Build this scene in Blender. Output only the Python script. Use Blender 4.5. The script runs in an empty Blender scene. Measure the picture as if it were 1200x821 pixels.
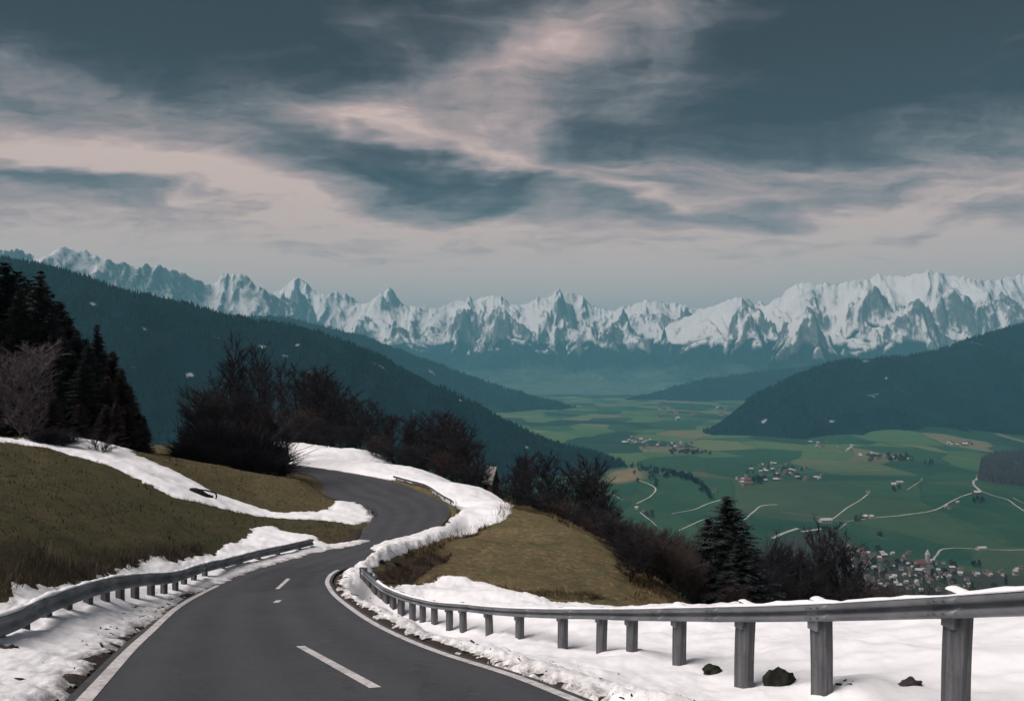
import bpy, math, random
import numpy as np

# ------------------------------------------------------------------ basics
scene = bpy.context.scene
COL = scene.collection
F = 1000.0            # focal length in photo pixels (photo 1200 wide)
HV = 430.0            # row of the horizon
EV = 1.55

def S(r, g, b):
    def f(c):
        c = c / 255.0
        return c / 12.92 if c <= 0.04045 else ((c + 0.055) / 1.055) ** 2.4
    return (f(r), f(g), f(b), 1.0)

def ray(u, v, Y):
    """world point at ground distance Y that is seen in direction (u, v) from the viewpoint"""
    return np.array([(u - 600.0) / F * Y, Y, -(v - HV) / F * Y])

def link(o, parent=None):
    COL.objects.link(o)
    if parent is not None:
        o.parent = parent
    return o

def tag(o, label=None, cat=None, group=None, kind=None):
    if label: o["label"] = label
    if cat: o["category"] = cat
    if group: o["group"] = group
    if kind: o["kind"] = kind
    return o

def empty(name, loc, rz=0.0):
    o = bpy.data.objects.new(name, None)
    o.location = tuple(loc); o.rotation_euler = (0, 0, rz)
    o.empty_display_size = 0.2
    return link(o)

def mesh_data(name, verts, faces, mat=None, smooth=False, attrs=None, mat_idx=None):
    """faces: an (n,k) array or a list of such arrays"""
    verts = np.asarray(verts, dtype=np.float32)
    if not isinstance(faces, list): faces = [faces]
    faces = [np.asarray(f, dtype=np.int32) for f in faces if len(f)]
    me = bpy.data.meshes.new(name)
    me.vertices.add(len(verts))
    me.vertices.foreach_set("co", verts.ravel())
    loops = np.concatenate([f.ravel() for f in faces])
    sizes = np.concatenate([np.full(len(f), f.shape[1], np.int32) for f in faces])
    starts = np.concatenate([[0], np.cumsum(sizes)[:-1]]).astype(np.int32)
    me.loops.add(len(loops)); me.loops.foreach_set("vertex_index", loops)
    me.polygons.add(len(sizes))
    me.polygons.foreach_set("loop_start", starts)
    me.polygons.foreach_set("loop_total", sizes)
    if mat_idx is not None:
        me.polygons.foreach_set("material_index", np.asarray(mat_idx, np.int32))
    me.polygons.foreach_set("use_smooth", np.full(len(sizes), bool(smooth)))
    if attrs:
        for k, a in attrs.items():
            at = me.attributes.new(k, 'FLOAT', 'POINT')
            at.data.foreach_set("value", np.asarray(a, np.float32))
    me.update(calc_edges=True)
    if mat is not None:
        for m in (mat if isinstance(mat, (list, tuple)) else [mat]):
            me.materials.append(m)
    return me

def obj(name, me, parent=None):
    return link(bpy.data.objects.new(name, me), parent)

# ------------------------------------------------------------------ noise
def _hash(ix, iy, seed):
    n = (ix.astype(np.int64) * 374761393 + iy.astype(np.int64) * 668265263 + seed * 1442695041) & 0xFFFFFFFF
    n = ((n ^ (n >> 13)) * 1274126177) & 0xFFFFFFFF
    return (n ^ (n >> 16)) & 0xFFFFFFFF

def perlin(x, y, seed=0):
    x = np.asarray(x, float); y = np.asarray(y, float)
    ix = np.floor(x); iy = np.floor(y); fx = x - ix; fy = y - iy
    ux = fx * fx * fx * (fx * (fx * 6 - 15) + 10); uy = fy * fy * fy * (fy * (fy * 6 - 15) + 10)
    def g(a, b):
        t = _hash(ix + a, iy + b, seed) * (2 * math.pi / 4294967296.0)
        return np.cos(t) * (fx - a) + np.sin(t) * (fy - b)
    n0 = g(0, 0) * (1 - ux) + g(1, 0) * ux
    n1 = g(0, 1) * (1 - ux) + g(1, 1) * ux
    return (n0 * (1 - uy) + n1 * uy) * 1.5

def fbm(x, y, oct=4, seed=0, gain=0.5):
    s = 0.0; a = 1.0; f = 1.0
    for i in range(oct):
        s = s + a * perlin(x * f + 17.3 * i, y * f - 9.1 * i, seed + i); a *= gain; f *= 2.03
    return s

def ridged(x, y, oct=5, seed=0, gain=0.5):
    s = 0.0; a = 0.5; f = 1.0; w = 1.0
    for i in range(oct):
        n = 1.0 - np.abs(perlin(x * f + 31.7 * i, y * f + 11.9 * i, seed + i)); n = n * n * w
        s = s + a * n; w = np.clip(n * 1.6, 0, 1); a *= gain; f *= 2.07
    return s

def sstep(a, b, x):
    t = np.clip((x - a) / (b - a), 0, 1); return t * t * (3 - 2 * t)

# ------------------------------------------------------------------ node helper
class NT:
    def __init__(self, tree): self.t = tree; self.n = tree.nodes; self.l = tree.links
    def node(self, typ, ins=None, **kw):
        nd = self.n.new(typ)
        for k, v in kw.items(): setattr(nd, k, v)
        for k, v in (ins or {}).items(): self.set(nd.inputs[k], v)
        return nd
    def set(self, sock, v):
        if isinstance(v, bpy.types.NodeSocket): self.l.new(v, sock)
        elif isinstance(v, bpy.types.Node): self.l.new(v.outputs[0], sock)
        else: sock.default_value = v
    def m(self, op, a, b=0.0, c=None, clamp=False):
        nd = self.n.new('ShaderNodeMath'); nd.operation = op; nd.use_clamp = clamp
        self.set(nd.inputs[0], a); self.set(nd.inputs[1], b)
        if c is not None: self.set(nd.inputs[2], c)
        return nd.outputs[0]
    def mix(self, fac, a, b, blend='MIX'):
        nd = self.n.new('ShaderNodeMix'); nd.data_type = 'RGBA'; nd.blend_type = blend; nd.clamp_factor = True
        self.set(nd.inputs[0], fac); self.set(nd.inputs[6], a); self.set(nd.inputs[7], b)
        return nd.outputs[2]
    def ramp(self, fac, stops):
        nd = self.n.new('ShaderNodeValToRGB'); cr = nd.color_ramp
        while len(cr.elements) < len(stops): cr.elements.new(0.5)
        for e, (p, c) in zip(cr.elements, stops):
            e.position = p; e.color = c if len(c) == 4 else tuple(c) + (1,)
        self.set(nd.inputs[0], fac); return nd.outputs[0]
    def rng(self, x, a, b, c=0.0, d=1.0, smooth=True):
        nd = self.n.new('ShaderNodeMapRange'); nd.interpolation_type = 'SMOOTHSTEP' if smooth else 'LINEAR'
        self.set(nd.inputs[0], x)
        for i, v in enumerate((a, b, c, d)): self.set(nd.inputs[i + 1], v)
        return nd.outputs[0]
    def noise(self, vec, scale, detail=4.0, rough=0.55, dist=0.0):
        nd = self.n.new('ShaderNodeTexNoise')
        if vec is not None: self.set(nd.inputs['Vector'], vec)
        nd.inputs['Scale'].default_value = scale; nd.inputs['Detail'].default_value = detail
        nd.inputs['Roughness'].default_value = rough; nd.inputs['Distortion'].default_value = dist
        return nd.outputs[0]
    def mapping(self, vec, scale=(1, 1, 1), rot=(0, 0, 0), loc=(0, 0, 0)):
        nd = self.n.new('ShaderNodeMapping'); self.set(nd.inputs[0], vec)
        nd.inputs['Scale'].default_value = scale; nd.inputs['Rotation'].default_value = rot; nd.inputs['Location'].default_value = loc
        return nd.outputs[0]
    def attr(self, name): return self.node('ShaderNodeAttribute', attribute_name=name).outputs['Fac']

def new_mat(name, rough=0.9, spec=0.2):
    m = bpy.data.materials.new(name); m.use_nodes = True
    nt = NT(m.node_tree); b = nt.n['Principled BSDF']
    b.inputs['Roughness'].default_value = rough
    b.inputs['Specular IOR Level'].default_value = spec
    return m, nt, b

def gcoord(nt): return nt.node('ShaderNodeNewGeometry').outputs['Position']
def ocoord(nt): return nt.node('ShaderNodeTexCoord').outputs['Object']
def bump(nt, b, h, strength=0.5, dist=0.02):
    nd = nt.node('ShaderNodeBump', {'Height': h, 'Strength': strength, 'Distance': dist}); nt.l.new(nd.outputs[0], b.inputs['Normal'])

# ------------------------------------------------------------------ materials
def mat_asphalt():
    m, nt, b = new_mat("asphalt", 0.7, 0.4)
    p = gcoord(nt)
    n1 = nt.noise(p, 0.35, 4, 0.6); n2 = nt.noise(p, 55, 2, 0.6); n3 = nt.noise(p, 4.0, 4, 0.6)
    ac = nt.attr('across')                                   # worn wheel tracks
    tr = nt.m('SINE', nt.m('MULTIPLY', ac, 4 * math.pi)); tr = nt.m('ABSOLUTE', tr)
    c = nt.mix(nt.rng(n1, .3, .7), S(42, 42, 47), S(58, 58, 62))
    c = nt.mix(nt.m('MULTIPLY', nt.rng(n2, .4, .75), .55), c, S(104, 102, 106))
    c = nt.mix(nt.m('MULTIPLY', nt.rng(n2, .5, .25), .5), c, S(30, 29, 32))
    c = nt.mix(nt.m('MULTIPLY', nt.m('POWER', tr, 2.0), .55), c, S(74, 74, 79))
    c = nt.mix(nt.m('MULTIPLY', nt.rng(n3, .5, .8), .25), c, S(40, 39, 43))
    # crack network, mended strips and grit gathered at the edges
    wv = nt.node('ShaderNodeVectorMath', operation='ADD'); nt.set(wv.inputs[0], p); nt.set(wv.inputs[1], nt.node('ShaderNodeCombineXYZ', {0: nt.m('MULTIPLY', n3, .9), 1: nt.m('MULTIPLY', n1, 1.2), 2: 0.}))
    ck = nt.node('ShaderNodeTexVoronoi', {'Vector': wv.outputs[0], 'Scale': .42}, feature='DISTANCE_TO_EDGE')
    cf = nt.m('MULTIPLY', nt.rng(ck.outputs['Distance'], .012, .004), nt.rng(n1, .5, .6))
    c = nt.mix(nt.m('MULTIPLY', cf, .35), c, S(24, 24, 26))
    pt = nt.node('ShaderNodeTexVoronoi', {'Vector': nt.mapping(p, (.34, .11, 0), (0, 0, .34)), 'Scale': 1.0}); pc = nt.node('ShaderNodeSeparateColor', {0: pt.outputs['Color']})
    c = nt.mix(nt.m('MULTIPLY', nt.rng(pc.outputs[0], .72, .80), .25), c, S(34, 34, 38))
    eg = nt.m('ABSOLUTE', nt.m('SUBTRACT', ac, .5)); eg = nt.m('MULTIPLY', nt.rng(eg, .43, .5), nt.rng(n3, .35, .65))
    c = nt.mix(nt.m('MULTIPLY', eg, .55), c, S(92, 86, 82))
    nt.set(b.inputs['Base Color'], c)
    nt.set(b.inputs['Roughness'], nt.m('SUBTRACT', nt.rng(n1, .3, .7, .5, .72), nt.m('MULTIPLY', nt.rng(n3, .55, .75), .18)))
    bump(nt, b, n2, .5, .006)
    return m

def mat_paint():
    m, nt, b = new_mat("road_paint", 0.7, 0.3)
    p = gcoord(nt); n = nt.noise(p, 14, 5, .7); n2 = nt.noise(p, 2.2, 3, .6)
    f = nt.rng(nt.m('ADD', n, nt.m('MULTIPLY', n2, .5)), .62, .95)
    nt.set(b.inputs['Base Color'], nt.mix(nt.m('MULTIPLY', f, .55), S(214, 208, 208), S(95, 92, 94)))
    bump(nt, b, n, .3, .004)
    return m

def mat_snow():
    m, nt, b = new_mat("snow", 0.75, 0.15)
    p = gcoord(nt); n1 = nt.noise(p, .8, 5, .6); n2 = nt.noise(p, 9, 4, .6); n3 = nt.noise(p, 30, 3, .6)
    th = nt.attr('thick')
    c = nt.mix(nt.rng(n1, .35, .7), S(246, 243, 245), S(240, 237, 241))
    dirt = nt.m('MULTIPLY', nt.rng(th, .07, .0), nt.rng(n2, .3, .68))
    c = nt.mix(nt.m('MULTIPLY', dirt, .8), c, S(112, 100, 92))
    gr = nt.attr('grime'); n4 = nt.noise(p, 3.2, 5, .7)
    c = nt.mix(nt.m('MULTIPLY', gr, nt.rng(n4, .42, .7, .0, .75)), c, S(150, 140, 132))
    c = nt.mix(nt.m('MULTIPLY', gr, nt.rng(n3, .6, .68, .0, .8)), c, S(74, 66, 60))
    speck = nt.m('MULTIPLY', nt.rng(n3, .66, .74), nt.rng(n1, .45, .65))
    c = nt.mix(nt.m('MULTIPLY', speck, .35), c, S(120, 112, 108))
    nt.set(b.inputs['Base Color'], c)
    bump(nt, b, nt.m('ADD', nt.m('MULTIPLY', n2, .7), nt.m('MULTIPLY', n3, .3)), .28, .04)
    return m

def mat_ground():
    m, nt, b = new_mat("meadow_ground", 0.95, 0.1)
    p = gcoord(nt)
    n1 = nt.noise(p, .16, 5, .6); n2 = nt.noise(p, 1.4, 5, .65); n3 = nt.noise(p, 12, 4, .7)
    kn = nt.attr('knoll'); dt = nt.attr('dirt'); hd = nt.attr('heath')
    wet = nt.mix(nt.rng(n1, .35, .65), S(74, 71, 50), S(84, 74, 55))
    wet = nt.mix(nt.rng(n2, .35, .7), wet, S(66, 66, 46))
    dry = nt.mix(nt.rng(n1, .3, .62), S(110, 96, 70), S(92, 86, 60))
    dry = nt.mix(nt.rng(n2, .4, .7), dry, S(110, 94, 72))
    c = nt.mix(kn, wet, dry)
    c = nt.mix(nt.m('MULTIPLY', nt.rng(n3, .5, .85), .4), c, S(122, 108, 84))
    c = nt.mix(nt.m('MULTIPLY', nt.rng(n3, .5, .2), .5), c, S(40, 37, 28))
    n5 = nt.noise(p, 3.2, 7, .8)
    c = nt.mix(nt.m('MULTIPLY', kn, nt.rng(n5, .52, .66, .0, .75)), c, S(150, 134, 104))
    c = nt.mix(nt.m('MULTIPLY', kn, nt.rng(n5, .48, .34, .0, .75)), c, S(58, 54, 38))
    n6 = nt.noise(p, .45, 5, .7)
    c = nt.mix(nt.m('MULTIPLY', kn, nt.rng(n6, .5, .66, .0, .45)), c, S(72, 76, 48))
    c = nt.mix(nt.m('MULTIPLY', hd, nt.rng(n2, .3, .6, .5, 1.)), c, S(70, 58, 52))
    c = nt.mix(dt, c, nt.mix(n3, S(40, 35, 32), S(84, 76, 70)))
    nt.set(b.inputs['Base Color'], c)
    bump(nt, b, nt.m('ADD', n3, nt.m('MULTIPLY', n2, 2.0)), .9, .07)
    return m

def mat_simple(name, c1, c2, scale=6.0, rough=.9, spec=.15, bmp=.0, stretch=(1, 1, 1), obj_space=True, metal=0.0):
    m, nt, b = new_mat(name, rough, spec)
    p = nt.mapping(ocoord(nt) if obj_space else gcoord(nt), stretch)
    n = nt.noise(p, scale, 5, .62)
    nt.set(b.inputs['Base Color'], nt.mix(nt.rng(n, .32, .68), S(*c1), S(*c2)))
    b.inputs['Metallic'].default_value = metal
    if bmp: bump(nt, b, n, bmp, .02)
    return m

M = {}
M['asphalt'] = mat_asphalt(); M['paint'] = mat_paint(); M['snow'] = mat_snow(); M['ground'] = mat_ground()

def mat_rail():
    m, nt, b = new_mat("galvanised_steel", .55, .4)
    p = gcoord(nt); n = nt.noise(p, 1.4, 6, .6); st = nt.noise(nt.mapping(p, (1.2, 1.2, 14)), 2.0, 5, .65)
    c = nt.mix(nt.rng(n, .35, .7), S(122, 124, 128), S(98, 100, 105))
    c = nt.mix(nt.m('MULTIPLY', nt.rng(st, .5, .8), .55), c, S(58, 57, 60))
    nt.set(b.inputs['Base Color'], c); b.inputs['Metallic'].default_value = .35
    nt.set(b.inputs['Roughness'], nt.rng(n, .3, .7, .42, .7)); bump(nt, b, n, .15, .01)
    return m
def mat_post():
    m, nt, b = new_mat("weathered_post", .85, .2)
    p = ocoord(nt)
    st = nt.noise(nt.mapping(p, (14, 14, 1.0)), 1.3, 6, .6); n = nt.noise(p, 5, 5, .6)
    z = nt.node('ShaderNodeSeparateXYZ', {0: p}).outputs[2]
    c = nt.ramp(st, [(.25, S(54, 55, 58)), (.5, S(80, 81, 84)), (.78, S(114, 113, 114))])
    c = nt.mix(nt.m('MULTIPLY', nt.rng(n, .45, .75), .6), c, S(60, 57, 56))
    nt.set(b.inputs['Base Color'], c); bump(nt, b, st, .35, .01)
    return m
M['rail'] = mat_rail(); M['post'] = mat_post()
M['bark'] = mat_simple("dark_bark", (58, 48, 46), (34, 29, 30), 9, stretch=(1, 1, .3), bmp=.5)
M['twig'] = mat_simple("bare_twigs", (48, 43, 46), (32, 30, 34), 1.2)
M['twig_red'] = mat_simple("reddish_twigs", (68, 55, 52), (46, 40, 41), 1.0)
M['twig_dark'] = mat_simple("dark_twigs", (46, 43, 48), (32, 31, 36), 1.2)
M['frost'] = mat_simple("frosted_twigs", (126, 116, 118), (52, 46, 50), 2.2)
M['needle'] = mat_simple("spruce_needles", (66, 68, 68), (46, 49, 52), 1.3)
M['needle_red'] = mat_simple("brown_larch_twigs", (82, 68, 68), (58, 50, 54), 1.3)
M['wood_dark'] = mat_simple("wet_dark_wood", (44, 40, 40), (24, 23, 25), 5, bmp=.6)
M['rock'] = mat_simple("dark_stone", (74, 68, 64), (36, 34, 34), 3, bmp=.8)
M['moss'] = mat_simple("mossy_tuft", (52, 52, 42), (26, 27, 24), 6, bmp=.6)
M['straw'] = mat_simple("dry_grass_blades", (118, 102, 76), (68, 62, 44), .35, obj_space=False)
M['straw_wet'] = mat_simple("wet_grass_blades", (74, 75, 55), (56, 59, 43), .35, obj_space=False)
M['heath'] = mat_simple("brown_heath_stems", (92, 78, 68), (56, 48, 42), .5, obj_space=False)
# ------------------------------------------------------------------ the near hillside: height function T(x, y)
PY = np.array([-10, 0, 8, 10.5, 15, 22.5, 30, 39, 50, 63, 80, 95])
PZ = np.array([-.6, -1.6, -3.13, -3.675, -4.65, -6.07, -7.2, -8.2, -9.0, -9.45, -10.0, -10.3])
def road_z(y):
    y = np.asarray(y, float); t = PY; m = np.gradient(PZ, PY); yy = np.clip(y, t[0], t[-1])
    i = np.clip(np.searchsorted(t, yy, side='right') - 1, 0, len(t) - 2); h = t[i + 1] - t[i]; s = (yy - t[i]) / h
    return (2*s**3 - 3*s**2 + 1) * PZ[i] + (s**3 - 2*s**2 + s) * h * m[i] + (-2*s**3 + 3*s**2) * PZ[i+1] + (s**3 - s**2) * h * m[i+1]

ctrl = []
def cp(u, v, Y): ctrl.append(tuple(ray(u, v, Y)))
def cw(x, y, z): ctrl.append((x, y, z))
# road, left and right edges (plan, metres)
RL = [(.9, -6), (-1.6, .5), (-4.2, 8), (-6.3, 14.2), (-8.55, 22.4), (-9.35, 31.3), (-8.6, 37.0), (-7.6, 41), (-8.1, 46.5), (-8.45, 51.5), (-10.8, 58.5), (-13.1, 61.5), (-15.6, 70), (-19.6, 80), (-27, 85), (-36, 88)]
RR = [(5.9, -6), (3.5, .5), (.78, 8), (.2, 9.6), (-.74, 11.7), (-1.98, 15), (-3.64, 20), (-5.1, 24.7), (-5.75, 27.3), (-6.1, 30.5), (-5.5, 34), (-4.9, 38), (-4.35, 42.5), (-4.0, 47.5), (-3.85, 53), (-4.6, 58.5), (-6.5, 64), (-10.6, 74), (-16.2, 82), (-24, 90.5), (-36, 95)]
for x, y in RL[::1]: cw(x, y, float(road_z(y)))
for x, y in RR[::2]: cw(x, y, float(road_z(y)))
# left bank
for t in [(0, 640, 16), (0, 600, 22), (0, 560, 31), (0, 525, 44), (100, 662, 20), (100, 620, 26), (100, 580, 34), (100, 555, 42), (115, 525, 52),
          (200, 640, 29), (200, 610, 35), (200, 583, 43), (200, 550, 52), (195, 535, 58), (300, 640, 37), (300, 605, 46), (300, 575, 56), (300, 556, 64),
          (370, 625, 43), (370, 600, 51), (352, 563, 61), (385, 588, 57), (0, 770, 11.2), (100, 706, 15.5), (203, 694, 23), (239, 679, 27), (301, 662, 32.5), (366, 642, 38),
          (-200, 640, 14), (-200, 560, 28), (-200, 525, 40)]: cp(*t)
# right shoulder, rail line, snowfield
RAIL_R = [(1420, 676, 905, 5.2), (1110, 698, 850, 7.6), (955, 707, 817, 9.6), (865, 710, 808, 10.8), (790, 712, 790, 12.8), (735, 713, 785, 14.5), (700, 713, 777, 16), (655, 713, 772, 17.5),
          (605, 712, 763, 19.5), (570, 710, 755, 21.5), (540, 707, 748, 23.2), (523, 706, 744, 24.0), (506, 704, 740, 25.0), (492, 701, 735, 25.8), (480, 698, 731, 26.4), (468, 694, 725, 26.9),
          (458, 690, 719, 27.3), (450, 686, 712, 27.6), (443, 681, 705, 27.8), (436, 675, 698, 27.95), (430, 670, 691, 28.05), (424, 665, 686, 28.1)]
for i_, (u, vt, vb, Y) in enumerate(RAIL_R[1:]):
    if i_ % 2 == 0: cp(u, vb, Y)
    q_ = ray(u, vb, Y); j_ = min(range(2, 10), key=lambda j: (RR[j][0] - q_[0]) ** 2 + (RR[j][1] - q_[1]) ** 2)
    if i_ % 2 == 1 and i_ < 17: cw(q_[0] * .55 + RR[j_][0] * .45, q_[1] * .55 + RR[j_][1] * .45, q_[2] * .93 + float(road_z(RR[j_][1])) * .07)
for t in [(900, 760, 14), (1000, 745, 15), (1150, 738, 14), (1100, 718, 22), (900, 718, 24), (760, 718, 26.5), (1250, 715, 18), (1350, 715, 15),
          (600, 697, 32), (560, 700, 27.5), (650, 725, 23), (650, 708, 30), (520, 680, 34), (480, 686, 32.5), (440, 672, 35),
          (470, 662, 36.5), (520, 650, 41), (560, 625, 50), (600, 640, 44), (640, 660, 40), (690, 680, 37.5), (600, 592, 60), (660, 612, 55), (700, 632, 50), (735, 660, 44), (742, 700, 36),
          (540, 600, 60), (570, 580, 67)]: cp(*t)
# meadow behind the road and its crest
for t in [(340, 506, 130), (430, 530, 105), (500, 553, 86), (560, 575, 71), (430, 545, 90), (480, 558, 78)]: cp(*t)
for t in [(-15, 128, -17), (-30, 155, -15), (-62, 150, -13), (-4, 100, -18), (5, 90, -21), (3, 76, -15.5), (8, 75, -18), (8.5, 62, -15), (10, 54, -14.5), (11, 46, -13.6), (10.5, 38, -12.2), (9, 31.5, -10),
          (14, 31, -10.6), (22, 27, -9.4), (30, 22, -7.5), (30, 40, -15), (40, 30, -12), (55, 60, -24), (25, 60, -19.5), (40, 100, -38), (15, 100, -31), (60, 100, -40), (90, 120, -48), (5, 150, -42), (40, 150, -52), (-30, 100, -11.5), (-40, 120, -11),
          (-50, 62, -4.6), (-48, 85, -9), (-75, 60, -3.5), (-80, 110, -8), (-60, 20, 0), (-30, 14, -1.8), (-20, 4, -1.4), (-14, -6, -.6), (16, -6, -.8), (14, 4, -2.2), (40, 8, -4), (-38, 70, -6.5), (-30, 74, -7.6), (-90, 150, -12), (95, 40, -18), (-27, 62, -6.2)]: cw(*t)
CT = np.array(ctrl); _s = 30.0
def _tps(r2): return 0.5 * r2 * np.log(r2 + 1e-12)
def _fit():
    X = CT[:, :2] / _s; n = len(X)
    K = _tps(((X[:, None] - X[None]) ** 2).sum(-1)) + np.eye(n) * 2e-4
    P = np.c_[np.ones(n), X]
    A = np.block([[K, P], [P.T, np.zeros((3, 3))]])
    return np.linalg.solve(A, np.r_[CT[:, 2], np.zeros(3)])
_W = _fit()
def T0(x, y):
    x = np.asarray(x, float).ravel() / _s; y = np.asarray(y, float).ravel() / _s
    out = np.empty(len(x)); X = CT[:, :2] / _s; n = len(X)
    for i in range(0, len(x), 60000):
        a = x[i:i + 60000]; b = y[i:i + 60000]
        r2 = (a[:, None] - X[:, 0]) ** 2 + (b[:, None] - X[:, 1]) ** 2
        out[i:i + 60000] = _tps(r2) @ _W[:n] + _W[n] + _W[n + 1] * a + _W[n + 2] * b
    return out
def hillF(x, y):                                   # the slope that runs on down to the valley
    x = np.asarray(x, float); y = np.asarray(y, float)
    return np.maximum(-24 - .275 * (y - 60) - .03 * np.clip(x, -50, 300) + 9 * fbm(x / 170, y / 170, 3, 5), -520)
def T(x, y):
    x = np.asarray(x, float); y = np.asarray(y, float); sh = x.shape
    t = T0(x, y).reshape(sh)
    k = (y > -11) & (y < 100) & (x > -40) & (x < 12)
    if k.any():
        d = sdf(ROADC, x[k], y[k], 3.2); cx_ = .5 * (np.interp(np.minimum(y[k], 41), [q[1] for q in RL[:8]], [q[0] for q in RL[:8]]) + np.interp(np.minimum(y[k], 42), [q[1] for q in RR[:13]], [q[0] for q in RR[:13]])); wr = sstep(np.where((x[k] < cx_) & (y[k] < 42), -2.9, -1.3), -.1, d); t[k] = t[k] * (1 - wr) + road_z(y[k]) * wr
    w = 1 - sstep(118, 165, y)
    return t * w + (hillF(x, y) - 2) * (1 - w)
def inside(poly, x, y):
    P = np.asarray(poly); c = np.zeros(x.shape, bool)
    for (x0, y0), (x1, y1) in zip(P, np.roll(P, -1, 0)):
        if y0 == y1: continue
        k = ((y0 > y) != (y1 > y)) & (x < (x1 - x0) * (y - y0) / (y1 - y0) + x0); c ^= k
    return c
def segdist(P, x, y, closed=True):
    P = np.asarray(P, float); d = np.full(x.shape, 1e9)
    Q = np.roll(P, -1, 0) if closed else P[1:]
    for (x0, y0), (x1, y1) in zip(P if closed else P[:-1], Q):
        dx, dy = x1 - x0, y1 - y0; L = dx * dx + dy * dy + 1e-12
        t = np.clip(((x - x0) * dx + (y - y0) * dy) / L, 0, 1)
        d = np.minimum(d, (x - x0 - t * dx) ** 2 + (y - y0 - t * dy) ** 2)
    return np.sqrt(d)
def sdf(poly, x, y, pad=2.5):
    P = np.asarray(poly)
    d = np.full(x.shape, -pad)
    k = (x > P[:, 0].min() - pad) & (x < P[:, 0].max() + pad) & (y > P[:, 1].min() - pad) & (y < P[:, 1].max() + pad)
    if k.any():
        xs, ys = x[k], y[k]
        d[k] = np.where(inside(P, xs, ys), 1, -1) * segdist(P, xs, ys)
    return d
def spline(P, n):
    P = np.asarray(P, float)
    t = np.r_[0, np.cumsum(np.sqrt((np.diff(P, axis=0) ** 2).sum(1)))]
    tt = np.linspace(0, t[-1], n); out = np.empty((n, P.shape[1]))
    m = np.gradient(P, t, axis=0)
    i = np.clip(np.searchsorted(t, tt, side='right') - 1, 0, len(t) - 2)
    h = t[i + 1] - t[i]; s = (tt - t[i]) / h
    h00 = 2 * s**3 - 3 * s**2 + 1; h10 = s**3 - 2 * s**2 + s; h01 = -2 * s**3 + 3 * s**2; h11 = s**3 - s**2
    return h00[:, None] * P[i] + (h10 * h)[:, None] * m[i] + h01[:, None] * P[i + 1] + (h11 * h)[:, None] * m[i + 1]

ROADC = np.r_[spline(RL, 70), spline(RR, 70)[::-1]]
def hit(u, v, y0=5.0, y1=160.0):
    """where the line of sight (u, v) first meets the hillside"""
    Y = np.geomspace(y0, y1, 900); x = (u - 600) / F * Y
    d = -(v - HV) / F * Y - T(x, Y)
    k = np.where(d < 0)[0]
    i = k[0] if len(k) else len(Y) - 1
    return np.array([x[i], Y[i]])

def tubes(segs, k=3):
    """tapered prisms from (x0,y0,z0,x1,y1,z1,r0,r1) rows"""
    s = np.asarray(segs, float); a = s[:, 0:3]; b = s[:, 3:6]; d = b - a; L = np.linalg.norm(d, axis=1)[:, None] + 1e-9; d = d / L
    ref = np.where(np.abs(d[:, 2:3]) > .9, np.array([[1., 0, 0]]), np.array([[0, 0, 1.]]))
    u = np.cross(d, ref); u /= np.linalg.norm(u, axis=1)[:, None]; w = np.cross(d, u)
    an = np.arange(k) * 2 * math.pi / k
    off = u[:, None, :] * np.cos(an)[None, :, None] + w[:, None, :] * np.sin(an)[None, :, None]
    V = np.concatenate([a[:, None, :] + off * s[:, 6:7, None], b[:, None, :] + off * s[:, 7:8, None]], 1).reshape(-1, 3)
    n = len(s); base = (np.arange(n) * 2 * k)[:, None]; i = np.arange(k)[None]; j = (i + 1) % k
    f = np.stack([base + i, base + j, base + k + j, base + k + i], -1).reshape(-1, 4)
    return V, f

NR = 420
EL = spline(RL, NR); ER = spline(RR, NR)
ROADPOLY = np.r_[EL, ER[::-1]]
def px(pts): return [tuple(p) if len(p) == 2 and abs(p[0]) < 0 else tuple(hit(*p)) for p in pts]
# snow patches, in plan
snow_left_verge = [(-3.0, 0), (-3.9, 5)] + px([(66, 815), (78, 798), (106, 773), (138, 748), (179, 722), (219, 697), (304, 665), (380, 645), (431, 635.5), (431, 632), (385, 638.5), (367, 631), (345, 624), (317, 615), (295, 622), (239, 653), (207, 664), (190, 658), (176, 653), (155, 664), (135, 675), (73, 689), (0, 714), (-80, 742)]) + [(-9.5, 5), (-8, -2)]
snow_strip = px([(-60, 519), (0, 516), (42, 514), (120, 519), (160, 533), (200, 550), (240, 570), (290, 590), (330, 599), (383, 598), (392, 587), (415, 588), (431, 596), (438, 604), (434, 610), (415, 615), (380, 611), (300, 603), (240, 592), (200, 582), (150, 558), (60, 527), (0, 520.5), (-60, 523)])
snow_right = [(1.15, 6.5), (5, -3), (40, -4), (42, 20), (34, 23), (26, 26), (18, 28), (12, 29.5), (8.5, 30.3)] + px([(735, 713), (700, 712), (650, 707), (610, 697), (575, 686), (545, 678), (520, 676), (505, 680), (478, 687), (462, 688), (448, 684), (440, 674), (434, 664), (460, 655), (500, 640), (560, 622), (585, 612), (597, 605), (602, 593)]) + \
    [(-.5, 66), (-2.0, 74), (-8, 92), (-17, 110), (-30, 134), (-46, 136), (-40, 100), (-36, 96.5), (-25, 91.6), (-16.6, 82.6), (-10.9, 74.9), (-9.2, 72.6), (-7.2, 69.3), (-6.0, 65), (-4.6, 60.0), (-3.3, 55.5), (-3.6, 52), (-3.75, 47.5), (-4.45, 46.8), (-5.15, 43.6), (-5.85, 41.8), (-6.35, 40.4), (-6.3, 38.6), (-5.9, 36.5), (-5.85, 34.2), (-5.85, 30.5), (-5.5, 27.3), (-4.9, 24.7), (-3.42, 20), (-1.74, 15), (-.5, 11.7), (.45, 9.6)]
snow_patch = px([(726, 640), (738, 641), (751, 652), (738, 655)])
berm_line = [(-5.2, 32.5), (-5.0, 36.5), (-3.4, 40.6), (-3.0, 44.0)]
LINES = {}
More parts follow.
